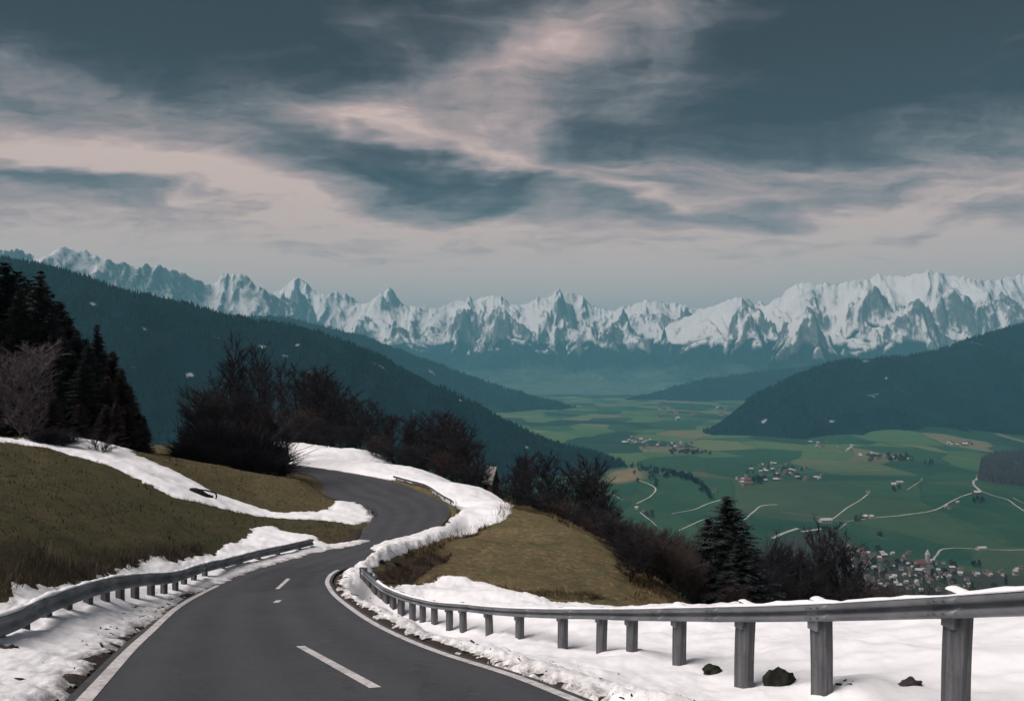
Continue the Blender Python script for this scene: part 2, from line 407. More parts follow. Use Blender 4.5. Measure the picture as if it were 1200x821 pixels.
# ------------------------------------------------------------------ the near ground and its snow
def fan(dt, ratio, y0=-7.5, y1=168.0, tmax=.78):
    ts = np.arange(-tmax, tmax + dt / 2, dt)
    n = int(math.log((y1 + 12) / (y0 + 12)) / math.log(ratio)) + 2
    ys = np.geomspace(y0 + 12, y1 + 12, n) - 12
    Yg, Tg = np.meshgrid(ys, ts, indexing='ij')
    return Tg * (Yg + 12), Yg
def grid_faces(ny, nx):
    i = np.arange(ny - 1)[:, None] * nx + np.arange(nx - 1)[None]
    i = i.ravel(); return np.c_[i, i + 1, i + nx + 1, i + nx]

gx, gy = fan(.0022, 1.0085)
ny, nx = gx.shape
gz = T(gx, gy)
x1, y1 = gx.ravel(), gy.ravel()
rd = sdf(ROADPOLY, x1, y1)
lump = .07 * fbm(x1 / 1.3, y1 / 1.3, 4, 3) + .18 * fbm(x1 / 6, y1 / 6, 2, 9)
z1 = gz.ravel() + lump * sstep(.1, 1.6, -rd) - .10 * sstep(-.25, .1, rd)
kn = np.clip(sstep(-9, -3, x1 + .12 * (y1 - 35)) + .55 * sstep(46, 56, y1) * (x1 < -6), 0, 1)
dirt = sstep(-.95, -.3, rd + .25 * fbm(x1 / .5, y1 / .5, 3, 12)) * (y1 < 46)
hp = px([(438, 672), (462, 663), (500, 654), (530, 648), (520, 660), (496, 674), (470, 684), (446, 682)])
hs = np.zeros_like(x1)
hs = sstep(-.8, .6, sdf(hp, x1, y1) + .6 * fbm(x1 / 1.5, y1 / 1.5, 3, 77))
hp2 = px([(0, 700), (60, 684), (130, 668), (240, 650), (230, 636), (120, 650), (0, 670)])
hs = np.clip(hs + .8 * sstep(-.8, 1.2, sdf(hp2, x1, y1) + .8 * fbm(x1 / 2, y1 / 2, 3, 78)), 0, 1)
hs = np.clip(hs + sstep(6.0, 8.5, x1 - .08 * (y1 - 40)) * (y1 > 28), 0, 1)
g = obj("ground", mesh_data("ground", np.c_[x1, y1, z1], grid_faces(ny, nx), M['ground'], True, {'knoll': kn, 'dirt': dirt, 'heath': hs}))
tag(g, kind="structure")

# road strip
def strip(a, b, k, dz, name, mat, parent=None, attrs=True, thick=0.0):
    s = np.linspace(0, 1, k)
    P = a[:, None, :] * (1 - s[None, :, None]) + b[:, None, :] * s[None, :, None]
    X, Yy = P[..., 0], P[..., 1]
    Z = T(X, Yy) + dz
    V = np.c_[X.ravel(), Yy.ravel(), Z.ravel()]
    return obj(name, mesh_data(name, V, grid_faces(len(a), k), mat, True, {'across': np.tile(s, len(a))}), parent)
road = tag(strip(EL, ER, 15, 0.0, "road", M['asphalt']), kind="structure")
def offset_line(P, d0, d1, i0, i1, name):
    Pp = P[i0:i1]; tg = np.gradient(Pp, axis=0); tg /= np.linalg.norm(tg, axis=1)[:, None]
    nrm = np.c_[tg[:, 1], -tg[:, 0]]
    return strip(Pp + nrm * d0, Pp + nrm * d1, 3, .006, name, M['paint'], road)
iL = int(np.argmin(abs(EL[:, 1] - 26.0))); offset_line(EL, .10, .25, 0, iL, "edge_line")
iR = int(np.argmin(abs(ER[:, 1] - 31.0))); offset_line(ER, -.22, -.09, 0, iR, "edge_line")
def dash(ua, va, ub, vb, w=.12):
    a = hit(ua, va); b = hit(ub, vb); t = (b - a) / np.linalg.norm(b - a); n = np.array([t[1], -t[0]])
    L = a[None] + (b - a)[None] * np.linspace(0, 1, 24)[:, None]
    strip(L - n * w / 2, L + n * w / 2, 3, .006, "centre_dash", M['paint'], road)
dash(440, 806, 352, 757, .13); dash(325, 690, 338, 678, .12); dash(323, 706, 327, 703, .14)

# snow sheets
sx, sy = fan(.00125, 1.0046, y0=-5.0, y1=140.0, tmax=.74)
sny, snx = sx.shape
X, Y = sx.ravel(), sy.ravel()
TZ = T(sx, sy).ravel()
SRD = sdf(ROADPOLY, X, Y)
def snow_sheet(poly, name, hmax, soft, ragged, berm=False, kind="structure", clump=.05):
    d = sdf(poly, X, Y)
    near = d > -1.2
    xs, ys, ds = X[near], Y[near], d[near]
    e = ds + ragged * (fbm(xs / .55, ys / .55, 4, 21) + .7 * fbm(xs / 2.2, ys / 2.2, 2, 22))
    hm = hmax * (1 + .35 * fbm(xs / 3.0, ys / 3.0, 3, 23))
    h = hm * (1 - np.exp(-np.maximum(e, 0) / soft)) + np.minimum(e, 0) * .5
    edge = np.exp(-np.maximum(e, 0) / 1.1)
    h = h + clump * sstep(46, 26, ys) * (edge + .06) * np.clip(fbm(xs / .22, ys / .22, 3, 31) + .4 * fbm(xs / .09, ys / .09, 2, 32), -.6, 1.2) * (e > -.1)
    h = h + .05 * fbm(xs / 1.6, ys / 1.6, 3, 24) * sstep(0, 1, e)
    if berm:
        bd = segdist(berm_line, xs, ys, False)
        h = h + .30 * np.exp(-(bd / .8) ** 2) * sstep(0, .5, e) * (1 + .2 * fbm(xs / .6, ys / .6, 3, 41))
    rr = SRD[near]
    h = np.where((rr > -.02) & ((ys < 32) | (ys > 50) | (xs < -9.5)), np.minimum(h, .05 * np.exp(-np.maximum(rr, 0) * 3) - .04 + np.where(e > .03, h * .9, 0) * (rr < .45)), h)
    H = np.full(X.shape, -9.0); H[near] = h
    Gm = np.clip(np.exp(SRD / .55) * (SRD < 0) + (SRD >= 0), 0, 1)
    Hg = H.reshape(sny, snx)
    ok = (np.maximum.reduce([Hg[:-1, :-1], Hg[1:, :-1], Hg[:-1, 1:], Hg[1:, 1:]]) > -.015).ravel()
    f = grid_faces(sny, snx)[ok]
    used = np.unique(f); remap = np.full(len(X), -1); remap[used] = np.arange(len(used))
    hz = np.maximum(H[used], -.35)
    # follow the ground's own lumps
    lm = (.07 * fbm(X[used] / 1.3, Y[used] / 1.3, 4, 3) + .18 * fbm(X[used] / 6, Y[used] / 6, 2, 9)) * sstep(.1, 1.6, -SRD[used])
    o = obj(name, mesh_data(name, np.c_[X[used], Y[used], TZ[used] + lm + hz], remap[f], M['snow'], True, {'thick': hz, 'grime': Gm[used] * sstep(60, 35, Y[used])}))
    return tag(o, kind=kind)
snow_sheet(snow_left_verge, "snow_verge", .15, .4, .2, clump=.03)
snow_sheet(snow_strip, "snow_drift", .12, .4, .22, clump=.025)
snow_sheet(snow_right, "snow_field", .17, .3, .16, berm=True, clump=.06)
snow_sheet(snow_patch, "snow_patch", .2, .3, .3)

# ------------------------------------------------------------------ guardrails
def sweep(path, prof, closed=True):
    """profile points (lateral, up) carried along a 3-D path"""
    path = np.asarray(path, float); t = np.gradient(path, axis=0); t[:, 2] = 0; t /= np.linalg.norm(t, axis=1)[:, None]
    n = np.c_[t[:, 1], -t[:, 0], np.zeros(len(t))]
    prof = np.asarray(prof, float)
    if prof.ndim == 2: prof = np.repeat(prof[None], len(path), 0)
    V = path[:, None, :] + n[:, None, :] * prof[:, :, :1]
    V[..., 2] += prof[:, :, 1]
    k = prof.shape[1]; N = len(path)
    i = np.arange(N - 1)[:, None] * k + np.arange(k if closed else k - 1)[None]
    j = np.arange(N - 1)[:, None] * k + (np.arange(k if closed else k - 1)[None] + 1) % k
    f = np.c_[i.ravel(), j.ravel(), (j + k).ravel(), (i + k).ravel()]
    fs = [f]
    if closed:
        fs += [np.arange(k)[None, ::-1], (np.arange(k) + (N - 1) * k)[None]]
    return V.reshape(-1, 3), fs
def wbeam(sign=1.0, h=.30, d=.075, t=.014):
    a = [(-.5, .0), (-.44, .55), (-.36, 1.), (-.2, 1.), (-.1, .42), (0, .22), (.1, .42), (.2, 1.), (.36, 1.), (.44, .55), (.5, .0)]
    o = [(sign * q * d, p * h) for p, q in a]; i = [(sign * (q * d - t), p * h * .985) for p, q in a][::-1]
    return o + i
def boxmesh(w, d, h, z0=0.0, bev=.015, taper=0.0, bend=0.0, seg=7):
    """an upright post with chamfered edges; width along x, depth along y"""
    V = []; zs = np.linspace(z0, z0 + h, seg)
    for k, z in enumerate(zs):
        q = k / (seg - 1); ww = w / 2 * (1 + taper * (1 - q)); dd = d / 2; off = bend * math.sin(q * math.pi)
        b = bev
        for sxx, syy in [(-ww + b, -dd), (ww - b, -dd), (ww, -dd + b), (ww, dd - b), (ww - b, dd), (-ww + b, dd), (-ww, dd - b), (-ww, -dd + b)]:
            V.append((sxx + off, syy, z))
    V = np.array(V); n = 8
    i = np.arange(seg - 1)[:, None] * n + np.arange(n)[None]; j = np.arange(seg - 1)[:, None] * n + (np.arange(n)[None] + 1) % n
    return V, [np.c_[i.ravel(), j.ravel(), (j + n).ravel(), (i + n).ravel()], np.arange(n)[None, ::-1], (np.arange(n) + (seg - 1) * n)[None]]
def snowcap(path, width, hgt, seed, gaps=.0, side=0.0):
    path = np.asarray(path, float); s = np.r_[0, np.cumsum(np.linalg.norm(np.diff(path, axis=0), axis=1))]
    n = fbm(s / 1.1, s * 0 + seed, 3, seed) ; n2 = fbm(s / .22, s * 0 + seed, 3, seed + 5)
    hh = np.clip(hgt * (1 + .8 * n + .35 * n2) - gaps * hgt, .003, None); ww = width * np.clip(.55 + hh / hgt * .5, .3, 1.15)
    ang = np.linspace(0, math.pi, 7)
    prof = np.stack([np.c_[side + np.cos(ang) * w / 2, np.sin(ang) * h - .004] for w, h in zip(ww, hh)])
    return sweep(path, prof)

def resample(path, step):
    path = np.asarray(path, float); L = np.linalg.norm(np.diff(path, axis=0), axis=1).sum()
    return spline(path, max(8, int(L / step)))

rng = random.Random(4)
# right-hand barrier
pts = np.array([[*ray(u, vt, Y)] for u, vt, vb, Y in RAIL_R])
pts = np.r_[[pts[0] + (pts[0] - pts[1]) * 2.6], [pts[0] + (pts[0] - pts[1]) * 1.3], pts]
railpath = resample(pts, .12)
tip = railpath[-1]
RW = .20
gr = empty("guardrail", (pts[1][0], pts[1][1], float(T(pts[1][0:1], pts[1][1:2])[0])))
gr.location = (0, 0, 0)
tag(gr, "long grey steel guardrail on broad weathered posts curving along the valley side of the road", "guardrail")
V, f = sweep(railpath - [0, 0, RW / 2], wbeam(-1.0, RW, .10)); obj("rail", mesh_data("rail", V, f, M['rail'], True), gr)
# folded end piece dropping towards the verge
endp = resample(np.array([railpath[-1] + [0, 0, -RW / 2], railpath[-1] + [-.10, .5, -RW / 2 - .10], railpath[-1] + [-.12, 1.0, -.5]]), .08)
V, f = sweep(endp, wbeam(-1.0, .22)); obj("end_terminal", mesh_data("end_terminal", V, f, M['rail'], True), gr)
V, f = snowcap(railpath[:-6], .12, .035, 3, side=.01); obj("snow_cap", mesh_data("snow_cap", V, f, M['snow'], True, {'thick': np.full(len(V), .5)}), gr)
tn = np.gradient(railpath, axis=0); tn[:, 2] = 0; tn /= np.linalg.norm(tn, axis=1)[:, None]
extra_posts = [pts[0] * .96 + pts[1] * .04, pts[1] * .7 + pts[2] * .3]     # two more beyond the frame edge
for k, (u, vt, vb, Yp) in enumerate(RAIL_R + [(0, 0, 0, 0)] * 2):
    p = ray(u, vt, Yp) if k < len(RAIL_R) else extra_posts[k - len(RAIL_R)]; i = int(np.argmin(((railpath[:, :2] - p[:2]) ** 2).sum(1)))
    t = tn[i]; out = np.array([t[1], -t[0], 0])          # to the valley side
    gz_ = float(T(p[0:1], p[1:2])[0]) - .25
    top = railpath[i][2] - .015
    hgt = top - gz_
    w = rng.uniform(.25, .29)
    V, f = boxmesh(w, .13, hgt, 0, .022, rng.uniform(-.16, -.02), rng.uniform(-.025, .03))
    po = obj("post", mesh_data("post", V, f, M['post'], False), gr)
    po.location = (p[0] + out[0] * .085, p[1] + out[1] * .085, gz_)
    po.rotation_euler = (rng.uniform(-.025, .025), rng.uniform(-.03, .03), math.atan2(t[1], t[0]))
    # steel spacer block behind the beam
    if k < 12:
        V, f = boxmesh(.16, .10, .24, 0, .012, 0, 0, 3)
        sp = obj("spacer", mesh_data("spacer", V, f, M['rail'], False), po); sp.location = (.02, -.065 if False else .06, hgt - .26)
    if k in (1, 2, 3, 4):
        V, f = boxmesh(.20 if k > 1 else .24, .15, .075, 0, .02, -.35, 0, 3)
        cap = obj("post_cap", mesh_data("post_cap", V, f, M['post'], False), po); cap.location = (-.03, 0, hgt - .012)
        cpv, cf = snowcap(np.c_[np.linspace(-.13, .12, 14), np.zeros(14), np.full(14, .078)], .15, .03, 30 + k)
        sc = obj("snow_cap", mesh_data("snow_cap", cpv, cf, M['snow'], True, {'thick': np.full(len(cpv), .5)}), po); sc.location = (-.03, 0, hgt - .012)
# overlap joints of the beam with their bolt heads
for q in range(6, len(railpath) - 10, 17):
    seg = railpath[q:q + 4] - [0, 0, RW / 2]
    pr = [(x * 1.06 + .006, y * 1.015) for x, y in wbeam(-1.0, RW, .10)]
    pr = [(x - (.008 if i < 11 else -.008), y) for i, (x, y) in enumerate(pr)]
    V, f = sweep(seg, pr); jo = obj("splice_joint", mesh_data("splice_joint", V, f, M['rail'], True), gr)
    t = tn[q + 1]; nv_ = np.array([-t[1], t[0], 0])
    for s_ in (1, 2):
        for zz in (-.28 * RW, .28 * RW):
            c_ = railpath[q + s_] + [0, 0, -RW / 2 + zz] + nv_ * .055; V, f = tubes([(*(c_), *(c_ + nv_ * .075), .014, .012)], 6); obj("bolt", mesh_data("bolt", V, f, M['rail'], True), jo)
# left-hand barrier
RAIL_L = [(-170, 752, 8.8), (-80, 738, 10.0), (0, 721, 11.5), (51, 700, 13.5), (92, 686, 15.5), (127, 677, 17.5), (158, 673, 19.6), (203, 670, 23.0), (239, 660, 27.0), (270, 653, 30), (301, 645, 32.8), (335, 638, 35.5), (366, 631, 38.0)]
lp = resample(np.array([ray(*q) for q in RAIL_L]), .15)
ltn = np.gradient(lp, axis=0); ltn[:, 2] = 0; ltn /= np.linalg.norm(ltn, axis=1)[:, None]
kj = int(np.argmin(abs(lp[:, 1] - 27.0)))
def left_rail(i0, i1, label, step, seed):
    r = tag(empty("guardrail", (0, 0, 0)), label, "guardrail")
    P = lp[i0:i1]; h = .29
    V, f = sweep(P - [0, 0, h / 2], wbeam(1.0, h, .08)); obj("rail", mesh_data("rail", V, f, M['rail'], True), r)
    V, f = snowcap(P[2:-2], .15, .05, seed, .25, side=-.03); obj("snow_cap", mesh_data("snow_cap", V, f, M['snow'], True, {'thick': np.full(len(V), .5)}), r)
    d = np.r_[0, np.cumsum(np.linalg.norm(np.diff(P, axis=0), axis=1))]
    rr = random.Random(seed)
    for q in np.arange(.25, d[-1], step):
        i = int(np.searchsorted(d, q)); i = min(i, len(P) - 1); p = P[i]; t = ltn[i0 + i]; out = np.array([-t[1], t[0], 0])
        z0 = float(T(p[0:1], p[1:2])[0]) - .3
        V, f = boxmesh(rr.uniform(.24, .3), .13, p[2] - .03 - z0, 0, .02, rr.uniform(-.1, .05), rr.uniform(-.02, .02))
        po = obj("post", mesh_data("post", V, f, M['post'], False), r)
        po.location = (p[0] + out[0] * .085, p[1] + out[1] * .085, z0); po.rotation_euler = (0, rr.uniform(-.03, .03), math.atan2(t[1], t[0]))
left_rail(0, kj, "snow-topped steel guardrail with short wide posts at the left edge of the near road", 1.25, 8)
left_rail(kj + 1, len(lp), "thin dark far guardrail in front of the triangular snow patch left of the road", 1.9, 9)
# low barrier round the outside of the hairpin
hp_ = [(-10.4, 74.4), (-8.6, 70.6), (-7.0, 67.0), (-5.7, 63.5), (-4.5, 59.8), (-3.75, 56.2), (-3.6, 53.6)]
hpp = spline(hp_, 70); hz_ = T(hpp[:, 0], hpp[:, 1])
P = np.c_[hpp, hz_ + .30]
fr = tag(empty("guardrail", (0, 0, 0)), "low thin pale guardrail round the outside of the far hairpin bend", "guardrail")
V, f = sweep(P, wbeam(-1.0, .13, .05)); obj("rail", mesh_data("rail", V, f, M['rail'], True), fr)
V, f = snowcap(P[2:-2] + [0, 0, .1], .16, .11, 12); obj("snow_cap", mesh_data("snow_cap", V, f, M['snow'], True, {'thick': np.full(len(V), .5)}), fr)
for i in range(3, 70, 7):
    V, f = boxmesh(.10, .1, .52, 0, .012); po = obj("post", mesh_data("post", V, f, M['rail'], False), fr)
    po.location = (P[i][0] + .05, P[i][1] + .02, hz_[i] - .25)
# ------------------------------------------------------------------ trees and shrubs near the road
def bare_tree(seed, H=10.0, spread=.22, up=.8, start=.18, nprim=26, nsec=7, ntw=6, multi=1, tw=.010):
    """trunk + limbs, and the fine twigs as a second mesh; unit: metres, base at the origin"""
    r = random.Random(seed); A = []; B = []
    for s_ in range(multi):
        lean = (r.uniform(-.12, .12) * multi, r.uniform(-.12, .12) * multi); nseg = 8
        pts = [np.array([r.uniform(-.3, .3) * (multi > 1), r.uniform(-.3, .3) * (multi > 1), -.4])]
        hh = H * r.uniform(.8, 1.0) if s_ else H
        for i in range(nseg):
            q = (i + 1) / nseg
            pts.append(np.array([pts[0][0] + lean[0] * hh * q + r.gauss(0, .012 * H), pts[0][1] + lean[1] * hh * q + r.gauss(0, .012 * H), hh * q]))
        R0 = .016 * H / (1 + .3 * (multi - 1))
        for i in range(nseg): A.append((*pts[i], *pts[i + 1], R0 * (1 - i / nseg) + .01, R0 * (1 - (i + 1) / nseg) + .008))
        for k in range(nprim):
            q = start + (1 - start) * (k + r.random()) / nprim
            i = min(int(q * nseg), nseg - 1); f_ = q * nseg - i; p = pts[i] * (1 - f_) + pts[i + 1] * f_
            th = k * 2.4 + r.uniform(-.5, .5)
            env = math.sin(math.pi * min(1, (1 - q) * .85 + .18)) ** .7
            L = H * spread * (.5 + .9 * env) * r.uniform(.75, 1.15)
            d = np.array([math.cos(th), math.sin(th), up * r.uniform(.5, 1.5)]); d /= np.linalg.norm(d)
            c = p.copy(); rad = R0 * .34 * (1 - q * .6); m = 4; prim = [c.copy()]
            for j in range(m):
                d2 = d + np.array([r.gauss(0, .16), r.gauss(0, .16), .10 * j + r.gauss(0, .1)]); d2 /= np.linalg.norm(d2)
                n = c + d2 * L / m; A.append((*c, *n, rad * (1 - j / m) + .006, rad * (1 - (j + 1) / m) + .005)); c = n; prim.append(c.copy())
            for j in range(nsec):
                qq = (j + r.random()) / nsec * .85 + .15; a = min(int(qq * m), m - 1); ff = qq * m - a; pp = prim[a] * (1 - ff) + prim[a + 1] * ff
                dd = d + np.array([r.gauss(0, .6), r.gauss(0, .6), r.gauss(.25, .35)]); dd /= np.linalg.norm(dd)
                l2 = L * .42 * r.uniform(.6, 1.2); e = pp + dd * l2 * .5; dd2 = dd + np.array([r.gauss(0, .2), r.gauss(0, .2), .15]); dd2 /= np.linalg.norm(dd2); e2 = e + dd2 * l2 * .5
                B.append((*pp, *e, tw * 1.7, tw * 1.4)); B.append((*e, *e2, tw * 1.4, tw))
                for t in range(ntw):
                    z = r.random(); o = pp * (1 - z) + e2 * z
                    d3 = dd + np.array([r.gauss(0, .6), r.gauss(0, .6), r.gauss(.2, .4)]); d3 /= np.linalg.norm(d3)
                    B.append((*o, *(o + d3 * l2 * r.uniform(.35, .8)), tw * .95, tw * .55))
    return A, B

def shrub(seed, R=1.0, stems=60, tw=.008, hz=1.0):
    r = random.Random(seed); B = []
    for k in range(stems):
        th = r.uniform(0, 2 * math.pi); el = math.asin(r.uniform(.12, 1.0)); d = np.array([math.cos(th) * math.cos(el), math.sin(th) * math.cos(el), math.sin(el) * hz])
        c = np.array([r.gauss(0, .18) * R, r.gauss(0, .18) * R, -.05]); L = R * r.uniform(.7, 1.05); pp = [c]
        for j in range(4):
            d2 = d + np.array([r.gauss(0, .15), r.gauss(0, .15), .05]); n = c + d2 * L / 4; B.append((*c, *n, tw * (2 - .35 * j), tw * (1.65 - .35 * j))); c = n; pp.append(c)
        for j in range(13):
            z = r.uniform(.25, 1) * 4; a = min(int(z), 3); o = pp[a] * (1 - z + a) + pp[a + 1] * (z - a)
            d3 = d + np.array([r.gauss(0, .55), r.gauss(0, .55), r.gauss(.2, .3)]); l = R * r.uniform(.15, .38); e = o + d3 * l
            B.append((*o, *e, tw, tw * .6))
            for t in range(2):
                d4 = d3 + np.array([r.gauss(0, .5), r.gauss(0, .5), r.gauss(.1, .3)]); B.append((*(o + d3 * l * r.uniform(.3, .9)), *(e + d4 * l * .5), tw * .8, tw * .5))
    return B

def conifer(seed, H=13.0, W=2.6, whorls=42, dens=1.0, droop=.35, start=.04):
    r = np.random.RandomState(seed); tri = []
    segs = [(0, 0, -.5, 0, 0, H * .5, .018 * H, .010 * H), (0, 0, H * .5, 0, 0, H * .985, .010 * H, .01)]
    for k in range(whorls):
        q = start + (1 - start) * (k / whorls) ** .92; z = H * q
        nb = int(r.randint(6, 10)); rad0 = W * (1 - q) ** .85 + .10
        for b in range(nb):
            th = r.uniform(0, 2 * math.pi); L = rad0 * r.uniform(.62, 1.12); el = r.uniform(-.25, .15) + .45 * q
            d = np.array([math.cos(th), math.sin(th), math.tan(el)]); side = np.array([-math.sin(th), math.cos(th), 0])
            n = max(4, int(11 * dens * (L / W + .25)))
            s = np.linspace(.08, 1, n)
            P = np.stack([d[0] * L * s, d[1] * L * s, z + d[2] * L * s - droop * L * s ** 2 + .12 * L * s ** 3], 1) + r.normal(0, .03, (n, 3))
            segs.append((0, 0, z, *P[-1], .02, .006))
            w = .34 * (1 - .75 * s) * min(L, 1.6) * r.uniform(.8, 1.25, n) + .05
            for sg in (1, -1, 0):
                if sg: tip = P + d[None] * (w * .75)[:, None] + side[None] * sg * w[:, None] + np.array([0, 0, -1.])[None] * (w * .45 * r.uniform(.3, 1.4, n))[:, None]
                else: tip = P + d[None] * (w * .5)[:, None] + np.array([0, 0, -1.])[None] * (w * .95)[:, None] + side[None] * r.normal(0, .12, n)[:, None]
                hw = (.05 + .09 * w)[:, None]
                a = P - d[None] * hw * 1.2; c = P + d[None] * hw * 1.2
                tri.append(np.stack([a, c, tip], 1))
    t = np.concatenate(tri); V = t.reshape(-1, 3); f = np.arange(len(V)).reshape(-1, 3)
    return segs, V, f

PROTO = {}
def proto_bare(key, mat_tw, mat_tr='bark', **kw):
    A, B = bare_tree(**kw); Va, fa = tubes(A, 5); Vb, fb = tubes(B, 3)
    PROTO[key] = (mesh_data("trunk", Va, fa, M[mat_tr], True), mesh_data("twigs", Vb, fb, M[mat_tw]), kw.get('H', 10.0), "twigs")
def proto_con(key, mat, **kw):
    s, V, f = conifer(**kw); Va, fa = tubes(s, 5)
    PROTO[key] = (mesh_data("trunk", Va, fa, M['bark'], True), mesh_data("crown", V, f, M[mat]), kw.get('H', 13.0), "crown")
def proto_shrub(key, mat, **kw):
    Vb, fb = tubes(shrub(**kw), 3); PROTO[key] = (mesh_data("twigs", Vb, fb, M[mat]), kw.get('R', 1.0))

for i in range(5): proto_bare(f'tall{i}', 'twig_dark' if i % 2 else 'twig', seed=11 + i, H=10, spread=.15, up=1.3, start=.16, nprim=30, nsec=8, ntw=6, tw=.016)
for i in range(3): proto_bare(f'round{i}', ('twig_red', 'twig', 'twig_dark')[i], seed=31 + i, H=8, spread=.30, up=.55, start=.10, nprim=34, nsec=9, ntw=7, multi=2, tw=.015)
proto_bare('frost', 'frost', seed=51, H=7, spread=.30, up=.55, start=.06, nprim=44, nsec=10, ntw=9, multi=2, tw=.010)
for i in range(4): proto_con(f'spruce{i}', 'needle', seed=61 + i, H=13, W=(2.9, 3.5, 2.6, 3.2)[i], whorls=50, dens=1.5)
for i in range(2): proto_con(f'larch{i}', 'needle_red', seed=71 + i, H=11, W=(2.2, 2.6)[i], dens=1.3, droop=.15, whorls=46)
for i in range(3): proto_shrub(f'bush{i}', ('twig_red', 'twig', 'twig_dark')[i], seed=81 + i, R=1.0, stems=130, tw=.0085, hz=.95)
for i in range(2): proto_shrub(f'sprig{i}', 'twig_dark', seed=91 + i, R=.8, stems=16, tw=.008, hz=1.2)

trr = random.Random(77)
def place_tree(key, name, u, vtop, Y, label, group=None, wscale=1.0, cat="tree", sink=.0, zb=None):
    x = (u - 600) / F * Y; z0 = float(T(np.array([x]), np.array([Y]))[0]) if zb is None else zb
    zt = -(vtop - HV) / F * Y
    tr, cr, H, cn = PROTO[key]; s = max(.25, (zt - z0) / H * (1.0 if cn == 'crown' else .92))
    e = empty(name, (x, Y, z0 - sink), trr.uniform(0, 6.28)); e.scale = (s * wscale, s * wscale, s)
    obj("trunk", tr, e); obj(cn, cr, e)
    return tag(e, label, cat, group)
def place_shrub(key, name, u, vtop, Y, label, group=None, wscale=1.0, dz=0.0, cat="shrub"):
    x = (u - 600) / F * Y; z0 = float(T(np.array([x]), np.array([Y]))[0]) + dz
    zt = -(vtop - HV) / F * Y
    me, R = PROTO[key]; s = max(.12, (zt - z0) / R)
    o = obj(name, me); o.location = (x, Y, z0 - .04); o.rotation_euler = (0, 0, trr.uniform(0, 6.28)); o.scale = (s * wscale, s * wscale, s)
    return tag(o, label, cat, group)

# left: dark spruces on the grassy shoulder
G1 = "dark spruces on the left shoulder"
place_tree('spruce1', "spruce_tree", 47, 316, 60, "tallest dark spruce of the left edge stand, its spire crossing the snowy skyline", G1, 1.0)
place_tree('spruce0', "spruce_tree", 114, 379, 61, "dark spruce with a separate pointed top right of the tallest spruce on the left", G1, .95)
for n, (u, v, Y, k) in enumerate([(-8, 304, 66, 1), (20, 316, 67, 3), (50, 344, 66, 1), (34, 326, 66, 1), (66, 358, 66, 3), (84, 384, 65, 1), (96, 402, 64, 1), (112, 398, 63, 3), (122, 410, 63, 1), (46, 372, 59, 3), (76, 398, 58, 1), (40, 330, 63, 2), (56, 338, 62, 1), (80, 372, 63, 1), (100, 396, 62, 3), (14, 322, 64, 2), (-22, 312, 62, 0), (60, 366, 59, 1), (104, 404, 59, 1), (36, 362, 58, 2), (-40, 300, 62, 1), (6, 306, 63, 3), (24, 340, 58, 0), (-12, 345, 57, 2), (70, 352, 64, 3), (90, 386, 60, 2), (62, 388, 57, 0), (98, 420, 57, 1), (-60, 330, 58, 3), (30, 398, 56, 2), (-85, 322, 60, 0)]):
    place_tree(f'spruce{k}', "spruce_tree", u, v, Y, "dark spruce packed into the black stand behind the frosted tree on the left", G1, 1.45)
for n, (u, v, Y, k) in enumerate([(132, 410, 61, 0), (142, 432, 60, 1), (152, 452, 62, 0), (126, 440, 58, 1), (160, 476, 61, 1), (169, 496, 62, 0), (110, 452, 57, 0), (148, 474, 58, 1), (136, 470, 56.5, 0)]):
    place_tree(f'larch{k}', "larch_tree", u, v, Y, "brownish slender larch on the right flank of the left conifer stand", "brown larches beside the spruces", 1.5)
for n, (u, v, Y) in enumerate([(15, 470, 55), (60, 468, 55), (95, 470, 56), (125, 486, 56.5), (40, 455, 56), (80, 450, 57), (150, 492, 58), (-25, 470, 54)]):
    place_tree(f'larch{n % 2}', "young_larch_tree", u, v, Y, "low dark larch filling the foot of the left conifer stand", "young larches at the foot of the stand", 1.9)
place_tree('frost', "frosted_tree", 30, 412, 50, "rounded bare tree with frosted pale twigs before the dark spruces at left", None, .82)
place_shrub('sprig0', "bare_shrub", 118, 511, 50, "small dark leafless shrub standing in the snow strip under the left spruces", None, .8)
place_shrub('bush2', "bare_shrub", 60, 506, 49, "low dark brush at the foot of the frosted tree", None, 1.6)

# middle: dense dome of bare trees where the road disappears
G2 = "bare trees in the dome left of the snowy meadow"
for (u, v, Y, k, w_) in [(288, 404, 84, 3, 1.2), (306, 410, 88, 1, 1.1), (272, 421, 82, 0, 1.2), (322, 424, 92, 4, 1.1), (258, 444, 78, 2, 1.2), (300, 430, 80, 1, 1.2), (338, 432, 98, 3, 1.1), (282, 440, 77, 4, 1.2)]:
    place_tree(f'tall{k}', "bare_tree", u, v, Y, "tall dark bare tree rising from the top of the dome left of the snowy meadow", G2, w_ * .85)
for (u, v, Y, k, w_) in [(246, 462, 72, 0, 1.05), (232, 484, 70, 2, 1.1), (268, 462, 70, 1, 1.05), (292, 470, 70, 2, 1.05), (222, 506, 69, 1, 1.1), (252, 495, 67, 2, 1.15), (282, 500, 67, 1, 1.15), (308, 486, 70, 0, 1.0), (304, 510, 66.5, 2, 1.2), (238, 516, 66, 2, 1.3), (268, 522, 66, 2, 1.3), (292, 520, 66, 1, 1.3)]:
    place_tree(f'round{k}', "bare_tree", u, v, Y, "bushy dark bare tree low in the dome beside the mound", "bushy trees of the dome", w_ * .85)
place_tree('round2', "bare_tree", 322, 498, 70, "fuzzy bare tree at the right rim of the dome, its twigs against the snow", None, .95)

